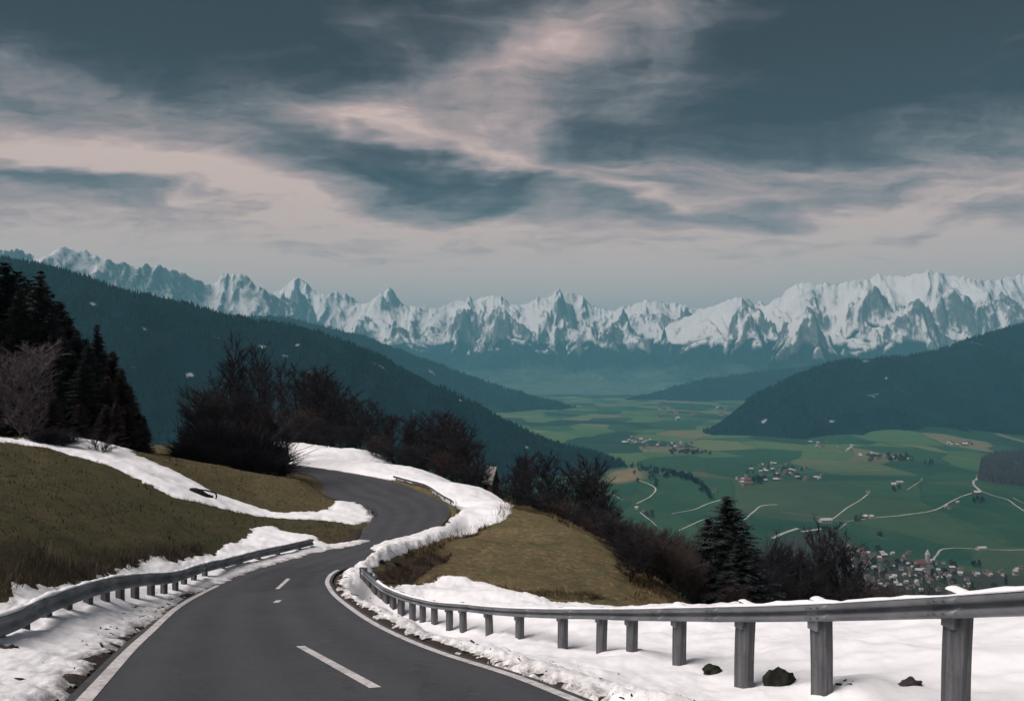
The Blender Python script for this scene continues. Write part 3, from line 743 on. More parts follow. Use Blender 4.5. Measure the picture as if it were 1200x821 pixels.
for i, (u, v, Y) in enumerate([(216, 524, 66), (228, 522, 65.5), (242, 526, 65), (256, 528, 65), (270, 530, 65), (284, 530, 65), (298, 532, 65), (310, 534, 66), (248, 505, 67), (276, 508, 67), (300, 516, 67)]):
    place_shrub(f'bush{(2, 1)[i % 2]}', "thicket_shrub", u, v, Y, "dark leafless shrub in the thicket along the foot of the dome of bare trees", "thicket at the foot of the dome", .95)

# row along the far edge of the meadow
G3 = "row of bare trees along the snowy meadow"
row = [(350, 428, 131), (361, 440, 128), (372, 437, 126), (384, 452, 124), (396, 450, 121), (407, 462, 118), (418, 460, 115), (430, 474, 112), (441, 482, 109), (452, 486, 107), (463, 489, 104), (474, 490, 102), (484, 492, 100), (495, 488, 98),
       (506, 485, 96), (516, 483, 94), (525, 490, 92), (535, 494, 89), (544, 500, 87), (553, 508, 84), (561, 520, 82), (566, 545, 84), (584, 560, 84), (572, 562, 82),
       (344, 436, 138), (368, 446, 136), (390, 456, 132), (412, 468, 126), (436, 484, 120), (458, 492, 115), (480, 496, 110), (500, 494, 106), (520, 494, 102), (540, 506, 96), (376, 462, 122), (402, 476, 116), (424, 486, 110), (446, 498, 105), (470, 505, 100), (490, 506, 95), (512, 510, 90), (530, 516, 86)]
for i, (u, v, Y) in enumerate(row):
    place_tree(f'tall{i % 5}', "bare_tree", u + trr.uniform(-3, 3), v + trr.uniform(-4, 5), Y, "slender dark bare tree in the row behind the snowy meadow", G3, 1.5)
for i, (u, v, Y) in enumerate([(355, 482, 124), (385, 492, 116), (412, 502, 109), (440, 512, 103), (468, 522, 96), (494, 526, 91), (520, 534, 86), (545, 546, 80)]):
    place_tree(f'round{i % 3}', "undergrowth_tree", u, v, Y, "low dark thicket tree between the stems of the meadow row", "thicket under the meadow row", 2.2)
# behind the knoll
G4 = "bare trees behind the brown knoll"
for i, (u, v, Y) in enumerate([(590, 560, 78), (598, 546, 80), (606, 541, 79), (615, 536, 81), (624, 533, 79), (633, 536, 77), (642, 541, 78), (650, 551, 76), (658, 562, 75), (608, 556, 75), (622, 552, 74), (636, 556, 73)]):
    place_tree(f'tall{(i + 2) % 5}', "bare_tree", u, v + trr.uniform(-3, 3), Y, "thin bare tree in the left clump behind the brown knoll", G4, 1.3)
for i, (u, v, Y) in enumerate([(688, 539, 72), (680, 550, 73), (697, 550, 72), (672, 566, 73), (706, 563, 70), (714, 580, 68), (690, 565, 69), (703, 585, 67), (666, 580, 71), (720, 596, 66)]):
    place_tree(f'tall{(i + 1) % 5}', "bare_tree", u, v, Y, "dark bare tree in the taller right clump behind the brown knoll", "right clump behind the brown knoll", 1.5)
for i, (u, v, Y) in enumerate([(600, 585, 74), (630, 588, 70), (655, 596, 68), (680, 600, 66), (700, 606, 63), (716, 612, 60), (728, 622, 57), (640, 580, 74), (670, 590, 70)]):
    place_tree(f'round{(i + 1) % 3}', "undergrowth_tree", u, v, Y, "dark brushy undergrowth tree at the foot of the clumps behind the knoll", "undergrowth behind the knoll", 1.7)

# right of the knoll: brown brush, two spruces, bare trees
G5 = "brown bushes right of the knoll"
for i, (u, v, Y, k, w_) in enumerate([(742, 640, 56, 1, 1.2), (760, 624, 58, 0, 1.2), (776, 622, 60, 1, 1.2), (788, 634, 58, 0, 1.0), (770, 645, 52, 1, 1.3), (790, 646, 54, 0, 1.1), (748, 664, 46, 0, 1.4), (782, 660, 48, 0, 1.4), (794, 664, 50, 0, 1.1), (800, 684, 46, 0, 1.0),
                                      (762, 680, 42, 0, 1.5), (780, 680, 43, 0, 1.3), (814, 696, 46, 0, .9), (738, 690, 40, 1, 1.5), (726, 678, 45, 1, 1.2), (856, 700, 46, 0, .9)]):
    place_tree(f'round{k}', "brown_bush", u, v, Y, "rounded brown leafless bush in the thicket right of the grassy knoll", G5, w_, cat="bush")
place_tree('spruce1', "spruce_tree", 853, 580, 62, "big dark spruce with a spired top standing above the right guardrail", None, 2.0)
place_tree('spruce3', "spruce_tree", 830, 606, 63, "smaller dark spruce leaning against the left side of the big one above the guardrail", None, 2.0)
place_tree('spruce2', "spruce_tree", 869, 624, 60, "half-hidden dark spruce low at the right side of the big one above the guardrail", None, 1.9)
for i, (u, v, Y) in enumerate([(893, 654, 90), (903, 646, 92), (913, 650, 91), (924, 660, 90), (936, 670, 92), (900, 674, 84), (918, 676, 84)]):
    place_tree(f'round{2 if i % 2 else 1}', "bare_tree", u, v, Y, "dark rounded bare tree in the clump just right of the big spruce", "bare clump right of the big spruce", .75)
for i, (u, v, Y) in enumerate([(962, 632, 110), (972, 622, 114), (985, 634, 112), (994, 640, 116), (950, 646, 118), (1004, 656, 120)]):
    place_tree(f'tall{i % 5}', "bare_tree", u, v, Y, "tall see-through bare tree whose thin stems cross the valley village", "tall thin trees before the village", .9)
G6 = "dark woodland trees behind the right guardrail"
wr = random.Random(5)
for i in range(70):
    u = wr.uniform(880, 1230); Y = wr.uniform(95, 330); x = (u - 600) / F * Y
    lim = np.interp(u, [880, 940, 1000, 1040, 1100, 1160, 1230], [668, 672, 686, 704, 708, 708, 706])
    place_tree(('round2', 'round1', 'tall1', 'tall3', 'round0')[i % 5], "bare_tree", u, lim + wr.uniform(-2, 16), Y, "dark bare tree in the woodland dropping away behind the right guardrail", G6, 1.5)

# odds and ends lying in the snow
def hitp(u, v):
    a = hit(u, v); return np.array([a[0], a[1], float(T(a[0:1], a[1:2])[0])])
a = hitp(222, 580); b = hitp(250, 588)
segs = []; n = 7
for i in range(n):
    q0, q1 = i / n, (i + 1) / n; p0 = a + (b - a) * q0 + [0, 0, .2 + .06 * math.sin(q0 * 7)]; p1 = a + (b - a) * q1 + [0, 0, .2 + .06 * math.sin(q1 * 7)]
    R_ = lambda q: .07 + .17 * math.sin(math.pi * min(1, q * .8 + .18))
    segs.append((*p0, *p1, R_(q0), R_(q1)))
lg = tag(empty("fallen_log", (0, 0, 0)), "dark fallen log with a looped branch lying on the snow strip at left", "log")
V, f = tubes(segs, 9); obj("stem", mesh_data("stem", V, f, M['wood_dark'], True), lg)
lp_ = [a + (b - a) * .45 + np.array([0, 0, .45]), a + (b - a) * .85 + np.array([0, 0, .5]), b + np.array([.15, 0, .42]), b + np.array([.14, 0, .16]), b + np.array([-.05, 0, .1])]
lq = spline(np.array(lp_), 12); V, f = tubes([(*lq[i], *lq[i + 1], .045, .042) for i in range(11)], 6); obj("branch", mesh_data("branch", V, f, M['wood_dark'], True), lg)

def lump(seed, R, flat=.7):
    import bmesh
    bm = bmesh.new(); bmesh.ops.create_icosphere(bm, subdivisions=4, radius=R)
    V = np.array([v.co[:] for v in bm.verts]); f = np.array([[v.index for v in q.verts] for q in bm.faces]); bm.free()
    n = fbm(V[:, 0] / R * 1.6 + seed * 9, V[:, 1] / R * 1.6 + V[:, 2] / R * 1.3, 4, seed) ; V = V * (1 + .35 * n)[:, None]; V[:, 2] *= flat
    return V, f
stones = [(638, 770, .10, "dark stone poking through the snow left of the post with its foot in gravel"), (835, 795, .12, "dark mossy stone in the snow just left of the fourth-largest guardrail post"),
          (913, 808, .19, "largest flat mossy boulder under the right guardrail, capped with snow"), (718, 777, .16, "brown stone between two posts in the middle of the right guardrail"), (1000, 820, .16, "dark boulder at the bottom edge left of the nearest post"), (1068, 816, .13, "small dark rock beside the foot of the nearest guardrail post"), (6, 776, .16, "dark stone in the snow under the left guardrail")]
for i, (u, v, R_, lab) in enumerate(stones):
    p = hitp(u, v); V, f = lump(i + 1, R_, .62)
    o = obj("stone", mesh_data("stone", V, f, M['moss' if i in (2, 1) else 'rock'], True)); o.location = (p[0], p[1], p[2] + .11); o.rotation_euler = (0, 0, i * 1.3)
    tag(o, lab, "stone")
for i, (u, vt, Y, lab) in enumerate([(434, 597, 52.2, "tiny dark plant at the pointed tip of the snow strip"), (446, 676, 33.5, "dark shrub behind the far end of the right guardrail"), (484, 668, 35.2, "brown leafless shrub above the snow behind the right guardrail"), (465, 672, 34.6, "low brown shrub between the guardrail end and the snow below the knoll"), (505, 574, 66.5, "dark dry weed tuft in the snow at the outside of the hairpin")]):
    place_shrub(('sprig0', 'bush1', 'bush0', 'bush1', 'sprig1')[i], "small_shrub", u, vt, Y, lab, None, 1.3 if 0 < i < 4 else .8)

# dry grass and heath stems: one uncountable cover
def blades(n, region, hmin, hmax, mat, name, seed, wid=.012, dens=None):
    r = np.random.RandomState(seed); pts = region(r, n); x, y = pts[:, 0], pts[:, 1]
    z = T(x, y) + (.07 * fbm(x / 1.3, y / 1.3, 4, 3) + .18 * fbm(x / 6, y / 6, 2, 9)) - .02
    n = len(x); th = r.uniform(0, 6.28, n); h = r.uniform(hmin, hmax, n) * (.7 + .6 * r.rand(n)) * (.8 + 2.2 * np.clip(fbm(x / 1.2, y / 1.2, 3, 61), 0, 1)); w_ = wid * (y / 25 + .5)
    ln = r.uniform(.1, .7, n); th2 = r.uniform(0, 6.28, n)
    a = np.c_[x - np.cos(th) * w_, y - np.sin(th) * w_, z]; b = np.c_[x + np.cos(th) * w_, y + np.sin(th) * w_, z]
    c = np.c_[x + np.cos(th2) * h * ln, y + np.sin(th2) * h * ln, z + h]
    V = np.stack([a, b, c], 1).reshape(-1, 3)
    return tag(obj(name, mesh_data(name, V, np.arange(len(V)).reshape(-1, 3), mat)), kind="stuff")
def region_poly(polyf, avoid):
    P = np.array(polyf)
    def f(r, n):
        x = r.uniform(P[:, 0].min(), P[:, 0].max(), n * 2); y = r.uniform(P[:, 1].min(), P[:, 1].max(), n * 2)
        k = inside(P, x, y)
        for a_, off in avoid: k &= sdf(a_, x, y) < off
        return np.c_[x[k], y[k]][:n]
    return f
AV = [(ROADPOLY, -.5), (snow_left_verge, .15), (snow_strip, .1), (snow_right, .12)]
bank = px([(0, 714), (130, 676), (240, 656), (370, 640), (432, 633), (420, 615), (380, 606), (300, 597), (240, 580), (120, 516), (0, 516), (-160, 520), (-160, 740)])
knollp = px([(434, 664), (500, 640), (560, 622), (602, 594), (640, 606), (700, 634), (735, 662), (745, 705), (700, 706), (650, 704), (600, 692), (520, 674), (470, 684)]) + [(9, 36), (7, 60), (1, 64)]
blades(70000, region_poly(bank, AV), .05, .13, M['straw_wet'], "grass", 1)
blades(60000, region_poly(knollp, AV), .06, .16, M['straw'], "dry_grass", 2)
mound = px([(140, 524), (200, 545), (240, 566), (290, 586), (330, 596), (383, 594), (386, 584), (352, 563), (300, 556), (200, 536), (140, 520)])
blades(16000, region_poly(mound, AV), .05, .14, M['straw'], "dry_grass", 3)
blades(16000, region_poly(hp, [(ROADPOLY, -.5)]), .05, .2, M['heath'], "heath", 4, .008)
blades(9000, region_poly(px([(0, 712), (60, 695), (135, 674), (240, 653), (235, 640), (120, 655), (0, 680)]), AV), .06, .22, M['heath'], "heath", 5, .007)
edge = px([(440, 660), (500, 642), (560, 624), (590, 612), (602, 595), (596, 590), (580, 606), (545, 618), (500, 632), (450, 652)])
blades(2600, region_poly(edge, [(ROADPOLY, -.5)]), .2, .42, M['straw'], "dry_grass", 6, .007)

# twigs, clods and grit on the ploughed verge beside the road
def debris(line, off0, off1, n, name, seed, ymax=40):
    r = np.random.RandomState(seed); L = line[(line[:, 1] > 5) & (line[:, 1] < ymax)]
    tg = np.gradient(L, axis=0); tg /= np.linalg.norm(tg, axis=1)[:, None]; nr = np.c_[tg[:, 1], -tg[:, 0]]
    i = r.randint(0, len(L), n); o = off0 + (off1 - off0) * r.rand(n) ** 1.6
    P = L[i] + nr[i] * o[:, None] + tg[i] * r.uniform(-.3, .3, n)[:, None]
    z = T(P[:, 0], P[:, 1]); keep = z > -99
    V = []; Fc = []
    dg = bpy.context.evaluated_depsgraph_get()
    for k in range(n):
        hit_, loc, *_ = scene.ray_cast(dg, (P[k, 0], P[k, 1], z[k] + .9), (0, 0, -1), distance=1.6)
        zz = loc[2] if hit_ else z[k]
        c = np.array([P[k, 0], P[k, 1], zz]); b = len(V); th = r.uniform(0, 6.28); s_ = r.uniform(.008, .028) * (1.8 if r.rand() < .12 else 1)
        ln = s_ * (r.uniform(3, 9) if r.rand() < .35 else r.uniform(1, 1.8)); wd = s_ * r.uniform(.5, 1)
        d = np.array([math.cos(th), math.sin(th), r.uniform(-.15, .3)]); q = np.array([-math.sin(th), math.cos(th), 0])
        V += [c - d * ln / 2 - q * wd / 2, c + d * ln / 2 - q * wd / 2, c + d * ln / 2 + q * wd / 2, c - d * ln / 2 + q * wd / 2, c + np.array([0, 0, wd * 1.1])]
        Fc += [[b, b + 1, b + 4], [b + 1, b + 2, b + 4], [b + 2, b + 3, b + 4], [b + 3, b, b + 4]]
    return tag(obj(name, mesh_data(name, np.array(V), np.array(Fc), M['wood_dark'])), kind="stuff")
bpy.context.view_layer.update()
debris(ER, .1, 2.0, 330, "roadside_debris", 3)
debris(EL[:], -.1, -.7, 90, "roadside_debris", 4, 24)
# ------------------------------------------------------------------ the valley, its hills and the far ranges
VZ = -450.0
HILLS = [(430, 3080, 330, 330, 62, .0), (900, 3000, 380, 260, 34, .3), (1500, 2950, 420, 330, 48, 0), (1900, 4300, 500, 500, 40, 0), (1150, 2650, 260, 170, 16, 0), (700, 2350, 260, 170, 14, 0), (2600, 5300, 600, 500, 80, 0), (640, 4700, 420, 260, 18, 0)]
def valley(x, y):
    x = np.asarray(x, float); y = np.asarray(y, float)
    z = VZ + 9 * fbm(x / 900, y / 900, 3, 51) * sstep(9000, 3000, y) + 2.0 * fbm(x / 240, y / 240, 2, 52) * sstep(6000, 2500, y)
    for cx, cy_, rx, ry, h, a in HILLS:
        X = x - cx; Yv = y - cy_; X, Yv = X * math.cos(a) + Yv * math.sin(a), -X * math.sin(a) + Yv * math.cos(a)
        z = z + h * np.exp(-(X / rx) ** 2 - (Yv / ry) ** 2)
    return z
def vhit(u, v):
    Y = np.geomspace(1500, 20000, 1500); x = (u - 600) / F * Y
    d = -(v - HV) / F * Y - valley(x, Y); k = np.where(d < 0)[0]; i = k[0] if len(k) else len(Y) - 1
    if i > 0 and i < len(Y) and len(k):
        q = d[i - 1] / (d[i - 1] - d[i]); Yh = Y[i - 1] + (Y[i] - Y[i - 1]) * q
    else: Yh = Y[i]
    return np.array([(u - 600) / F * Yh, Yh, float(valley(np.array([(u - 600) / F * Yh]), np.array([Yh]))[0])])
def vpt(x, y): return float(valley(np.array([x]), np.array([y]))[0])

def mat_valley():
    m, nt, b = new_mat("valley_fields", .95, .05); p = gcoord(nt)
    wp = nt.noise(p, .0016, 2, .5)
    sp = nt.node('ShaderNodeSeparateXYZ', {0: p})
    vv = nt.node('ShaderNodeVectorMath', operation='ADD'); nt.set(vv.inputs[0], nt.mapping(p, (1 / 300, 1 / 520, 0), (0, 0, .5)))
    nt.set(vv.inputs[1], nt.node('ShaderNodeCombineXYZ', {0: nt.m('MULTIPLY', wp, .9), 1: nt.m('MULTIPLY', wp, -.9)}))
    vo = nt.node('ShaderNodeTexVoronoi', {'Vector': vv.outputs[0], 'Scale': 1.0, 'Randomness': .75}); ch = nt.node('ShaderNodeSeparateColor', {0: vo.outputs['Color']})
    far = nt.rng(sp.outputs[1], 3000, 4600)
    n1 = nt.noise(p, .0022, 6, .6); n2 = nt.noise(p, .012, 5, .65); n3 = nt.noise(nt.mapping(p, (.3, 1, 1), (0, 0, .4)), .02, 4, .6)
    green = nt.mix(nt.rng(n1, .35, .68), S(28, 58, 49), S(46, 74, 57))
    pat = nt.ramp(ch.outputs[0], [(0, S(46, 76, 58)), (.2, S(84, 106, 72)), (.36, S(34, 60, 50)), (.5, S(104, 112, 80)), (.62, S(56, 86, 62)), (.74, S(112, 106, 84)), (.82, S(74, 100, 68)), (.92, S(40, 66, 54))])
    pat.node.color_ramp.interpolation = 'CONSTANT'
    c = nt.mix(nt.m('ADD', nt.m('MULTIPLY', far, .74), .18), green, pat)
    c = nt.mix(nt.m('MULTIPLY', nt.rng(n2, .5, .75), .4), c, S(78, 84, 64))
    c = nt.mix(nt.m('MULTIPLY', nt.rng(n3, .52, .75), .4), c, S(36, 58, 44))
    ed = nt.node('ShaderNodeTexVoronoi', {'Vector': vv.outputs[0], 'Scale': 1.0, 'Randomness': .75}, feature='DISTANCE_TO_EDGE')
    c = nt.mix(nt.m('MULTIPLY', nt.rng(ed.outputs['Distance'], .022, .006), nt.m('ADD', nt.m('MULTIPLY', nt.rng(n1, .48, .56), .5), nt.m('MULTIPLY', far, .3))), c, S(34, 46, 40))
    mw = nt.node('ShaderNodeTexWave', {'Vector': nt.mapping(p, (1, 1, 0), (0, 0, .7)), 'Scale': .018, 'Distortion': 2.5, 'Detail': 2.0, 'Detail Scale': .6})
    c = nt.mix(nt.m('MULTIPLY', nt.m('MULTIPLY', mw.outputs[1], nt.rng(ch.outputs[1], .4, .6)), .13), c, S(70, 96, 66))
    tn = nt.attr('tan'); c = nt.mix(nt.m('MULTIPLY', tn, nt.rng(n2, .2, .6, .5, 1.)), c, S(128, 112, 86))
    bn = nt.attr('brown'); c = nt.mix(nt.m('MULTIPLY', bn, nt.rng(n2, .3, .6, .6, 1.)), c, S(56, 54, 50))
    nt.set(b.inputs['Base Color'], c); bump(nt, b, n2, .3, 6.0)
    return m
def mat_forest_floor(name, c1, c2, snow=True):
    m, nt, b = new_mat(name, .95, .05); p = gcoord(nt); n = nt.noise(p, .01, 6, .65); n2 = nt.noise(p, .0016, 4, .6)
    c = nt.mix(nt.rng(n, .35, .7), S(*c1), S(*c2)); c = nt.mix(nt.m('MULTIPLY', nt.rng(n2, .5, .75), .5), c, S(c2[0] + 22, c2[1] + 26, c2[2] + 14))
    sn = nt.attr('snow'); n3 = nt.noise(p, .02, 5, .65)
    c = nt.mix(nt.rng(nt.m('ADD', sn, nt.m('MULTIPLY', nt.m('SUBTRACT', n3, .5), 2.2)), .55, 1.0, .0, .7), c, S(170, 172, 178))
    nt.set(b.inputs['Base Color'], c); bump(nt, b, n, .8, 14.0)
    return m
M['valley'] = mat_valley(); M['ffloor'] = mat_forest_floor("forest_floor", (6, 18, 27), (13, 28, 36))
M['conif_far'] = mat_simple("far_conifers", (5, 16, 25), (19, 34, 39), .006, obj_space=False)
M['leafless_far'] = mat_simple("far_bare_crowns", (64, 54, 52), (44, 40, 42), .05, obj_space=False)
M['wall_white'] = mat_simple("white_render", (160, 153, 150), (138, 131, 129), .5)
M['wall_cream'] = mat_simple("cream_render", (140, 125, 117), (118, 104, 98), .5)
M['wall_timber'] = mat_simple("brown_timber", (92, 72, 60), (66, 52, 46), .8)
M['roof_grey'] = mat_simple("grey_roof", (92, 86, 86), (70, 66, 68), 1.0)
M['roof_red'] = mat_simple("red_tile_roof", (112, 80, 74), (88, 66, 64), 1.0)
M['roof_snow'] = mat_simple("snowy_roof", (184, 178, 179), (140, 136, 138), 1.0)
M['glass'] = mat_simple("dark_window_glass", (38, 42, 48), (26, 29, 34), 1.0, rough=.2, spec=.5)
M['track'] = mat_simple("pale_gravel_track", (176, 170, 164), (142, 138, 132), .02, obj_space=False)

# valley sheet: fine where it is seen, running on to the edge of everything
def ngrid(xs, ys):
    a, b = np.meshgrid(xs, ys); return a, b
ys = np.r_[np.linspace(-5900, 1400, 10), np.geomspace(1450, 16000, 330), np.linspace(16500, 41500, 14)]
ts = np.r_[np.linspace(-41500, -3200, 12), np.linspace(-3000, 5200, 300), np.linspace(5600, 41500, 14)]
vx, vy = ngrid(ts, ys); vz = valley(vx, vy)
tp = lambda u, v: vhit(u, v)[:2]
tanp = np.array([tp(*q) for q in [(708, 566), (716, 552), (740, 547), (758, 549), (756, 560), (730, 566)]])
brp = np.array([tp(*q) for q in [(885, 640), (905, 632), (940, 622), (980, 620), (1012, 640), (1060, 655), (1100, 668), (1230, 672), (1300, 740), (880, 740)]])
vt_ = sstep(-30, 30, sdf(tanp, vx.ravel(), vy.ravel()) * 1.0); 
def sdw(poly, x, y): return np.where(inside(poly, x, y), 1, -1) * segdist(poly, x, y)
vt_ = sstep(-25, 40, sdw(tanp, vx.ravel(), vy.ravel())); vb_ = sstep(-30, 40, sdw(brp, vx.ravel(), vy.ravel()))
tag(obj("valley_ground", mesh_data("valley_ground", np.c_[vx.ravel(), vy.ravel(), vz.ravel()], grid_faces(*vx.shape), M['valley'], True, {'tan': vt_, 'brown': vb_})), kind="structure")
# slope from the road down to the valley
hx, hy = ngrid(np.linspace(-900, 1300, 120), np.r_[np.linspace(100, 400, 60), np.linspace(412, 1700, 80)])
hz = hillF(hx, hy) - 2.4
tag(obj("hillside", mesh_data("hillside", np.c_[hx.ravel(), hy.ravel(), hz.ravel()], grid_faces(*hx.shape), M['ground'], True, {'knoll': np.full(hx.size, .25), 'dirt': np.zeros(hx.size), 'heath': np.full(hx.size, .85)})), kind="structure")

def cones(x, y, z, h, w, mat, name, seed, k=5):
    """a far wood that reads as one mass: one small crown per tree"""
    r = np.random.RandomState(seed); n = len(x); an = np.arange(k) * 2 * math.pi / k
    rot = r.uniform(0, 6.28, n)[:, None] + an[None]; rr = (w[:, None] * r.uniform(.75, 1.25, (n, k)))
    base = np.stack([x[:, None] + np.cos(rot) * rr, y[:, None] + np.sin(rot) * rr, np.repeat((z + h * .08)[:, None], k, 1) - r.uniform(0, .1, (n, k)) * h[:, None]], -1)
    top = np.stack([x + r.normal(0, .08, n) * w, y, z + h], -1)[:, None]
    V = np.concatenate([base, top], 1).reshape(-1, 3); b = (np.arange(n) * (k + 1))[:, None]; i = np.arange(k)[None]
    f = np.stack([b + i, b + (i + 1) % k, np.repeat(b + k, k, 1)], -1).reshape(-1, 3)
    return tag(obj(name, mesh_data(name, V, f, mat)), kind="stuff")

class Ridge:
    """a wooded hill: crest polyline in plan with heights, flanks falling to both sides, gullies and spurs"""
    def __init__(self, crest, slope_front, slope_back, amp, wl, seed, zb):
        P = np.array([ray(*c) for c in crest]); self.P = spline(P, 200); self.o = np.argsort(self.P[:, 0]); self.P = self.P[self.o]
        self.sf, self.sb, self.amp, self.wl, self.seed, self.zb = slope_front, slope_back, amp, wl, seed, zb
    def h(self, x, y):
        cx = x + .25 * (np.interp(x, self.P[:, 0], self.P[:, 1]) - y) * 0
        yc = np.interp(cx, self.P[:, 0], self.P[:, 1]); zc = np.interp(cx, self.P[:, 0], self.P[:, 2])
        d = yc - y; dd = np.where(d > 0, d * self.sf, -d * self.sb)
        sp = self.amp * (ridged(x / self.wl, y / self.wl * .55, 4, self.seed) - .45) * sstep(0, 260, np.abs(d))
        soft = np.sqrt(dd ** 2 + 30 ** 2) - 30
        return np.maximum(zc - soft + sp, self.zb - 60) + 6 * fbm(x / 60, y / 60, 2, self.seed + 3)

def ridge_mesh(R, x0, x1, y0, y1, nx_, ny_, name, mat, snowpx, ntree, th, tw, seed, treemat, tname, keep=None):
    a, b = ngrid(np.linspace(x0, x1, nx_), np.linspace(y0, y1, ny_)); h = R.h(a, b)
    sn = np.zeros(a.size); A_, B_, H_ = a.ravel(), b.ravel(), h.ravel()
    U = 600 + A_ / B_ * F; Vv = HV - H_ / B_ * F
    front = B_ < np.interp(A_, R.P[:, 0], R.P[:, 1]) + 40
    cl = []
    for (u, v, su, sv, ang) in snowpx:                 # clearings: find their place on the slope, then keep them as ground patches
        i = np.argmin(np.where(front, (U - u) ** 2 + (Vv - v) ** 2, 1e12)); cl.append((A_[i], B_[i], su * B_[i] / F, sv * B_[i] / F / R.sf * .9, ang))
    def clear(x, y):
        s = np.zeros(x.shape)
        for cx, cy_, rx, ry, ang in cl:
            X = x - cx; Yy = (y - cy_) / (ry / rx); Xr = X * math.cos(ang) - Yy * math.sin(ang); Yr = X * math.sin(ang) + Yy * math.cos(ang)
            s = np.maximum(s, 1.15 - np.hypot(Xr / rx, Yr / (rx * .45 if ang else rx)))
        return s
    sn = np.clip(clear(A_, B_), 0, 1)
    tag(obj(name, mesh_data(name, np.c_[A_, B_, H_], grid_faces(ny_, nx_), mat, True, {'snow': sn})), kind="structure")
    r = np.random.RandomState(seed); x = r.uniform(x0, x1, ntree * 3); y = r.uniform(y0, y1, ntree * 3)
    z = R.h(x, y); ok = (y < np.interp(x, R.P[:, 0], R.P[:, 1]) + 120) & (z > valley(x, y) + 2) & (clear(x, y) + .25 * fbm(x / 40, y / 40, 2, 5) < .35) & (np.abs(x) < y * .72)
    dens = fbm(x / 260, y / 260, 4, seed + 9); ok &= dens > -.45
    if keep is not None: ok &= keep(x, y, z)
    x, y, z = x[ok][:ntree], y[ok][:ntree], z[ok][:ntree]; hh = r.uniform(.65, 1.25, len(x)) * th
    cones(x, y, z - 1, hh, hh * tw, treemat, tname, seed + 1)

# left wooded mountain
RL_ = Ridge([(-420, 270, 3700), (-150, 292, 3550), (0, 304, 3500), (45, 311, 3500), (100, 326, 3480), (150, 344, 3480), (200, 351, 3480), (240, 364, 3500), (300, 377, 3520), (360, 385, 3560), (400, 400, 3600), (450, 421, 3640), (500, 446, 3680), (550, 471, 3720), (600, 498, 3760), (650, 520, 3800), (700, 532, 3850), (735, 545, 3900), (752, 556, 3900), (790, 580, 3900)], .52, .6, 150, 520, 101, VZ)
ridge_mesh(RL_, -5600, 1100, 1700, 4700, 330, 150, "wooded_mountain", M['ffloor'],
           [(106, 357, 9, 3, 0), (252, 394, 14, 3.5, 0), (222, 441, 12, 4, 0), (172, 387, 6, 4, 0), (308, 405, 16, 5, -.5), (335, 415, 18, 5, -.7), (362, 435, 16, 5, -.5), (442, 428, 15, 5, -.2), (486, 480, 9, 3.5, -.5), (618, 522, 10, 5, .7), (348, 404, 5, 3, 0), (230, 492, 6, 3, 0), (540, 470, 7, 2.5, -.4), (160, 430, 8, 2.5, .5)],
           42000, 21, .21, 111, M['conif_far'], "forest")
# right wooded hills, nearer and farther
RR_ = Ridge([(770, 532, 5800), (825, 506, 5850), (855, 486, 5900), (876, 469, 6000), (900, 456, 6150), (940, 438, 6350), (980, 424, 6500), (1030, 420, 6600), (1080, 415, 6700), (1150, 394, 6850), (1200, 380, 7000), (1300, 352, 7200), (1450, 330, 7400), (1700, 320, 7600)], .36, .6, 170, 700, 121, VZ)
ridge_mesh(RR_, 700, 8600, 4300, 8300, 260, 140, "wooded_hill", M['ffloor'],
           [(1015, 424, 9, 4, 0), (1150, 404, 26, 4, .4), (1022, 463, 8, 3, 0), (894, 494, 6, 4, 0), (975, 493, 7, 4, 0), (1040, 440, 6, 2, 0)],
           26000, 27, .24, 131, M['conif_far'], "forest", keep=lambda x, y, z: ~((z < -250) & (fbm(x / 420, y / 420, 3, 7) > .12)))
RB_ = Ridge([(330, 372, 9000), (400, 388, 9000), (460, 408, 9000), (520, 430, 9100), (570, 448, 9200), (620, 464, 9300), (660, 474, 9400), (700, 484, 9500)], .42, .6, 260, 900, 141, VZ)
RC_ = Ridge([(680, 480, 12000), (720, 472, 12000), (760, 461, 12000), (820, 447, 12100), (880, 437, 12300), (940, 430, 12500), (1000, 424, 12700), (1100, 414, 13000), (1250, 400, 13200)], .5, .6, 330, 1100, 151, VZ)
for R, x0, x1, y0, y1, nm, sp in [(RB_, -3600, 1100, 6600, 10400, "far_slope", [(505, 437, 8, 3, 0), (560, 458, 9, 3, .3)]), (RC_, 800, 9800, 9500, 14500, "far_slope", [(775, 452, 8, 3, 0), (742, 462, 5, 2, 0)])]:
    ridge_mesh(R, x0, x1, y0, y1, 200, 100, nm, M['ffloor'], sp, 12000, 32, .3, 161, M['conif_far'], "forest")

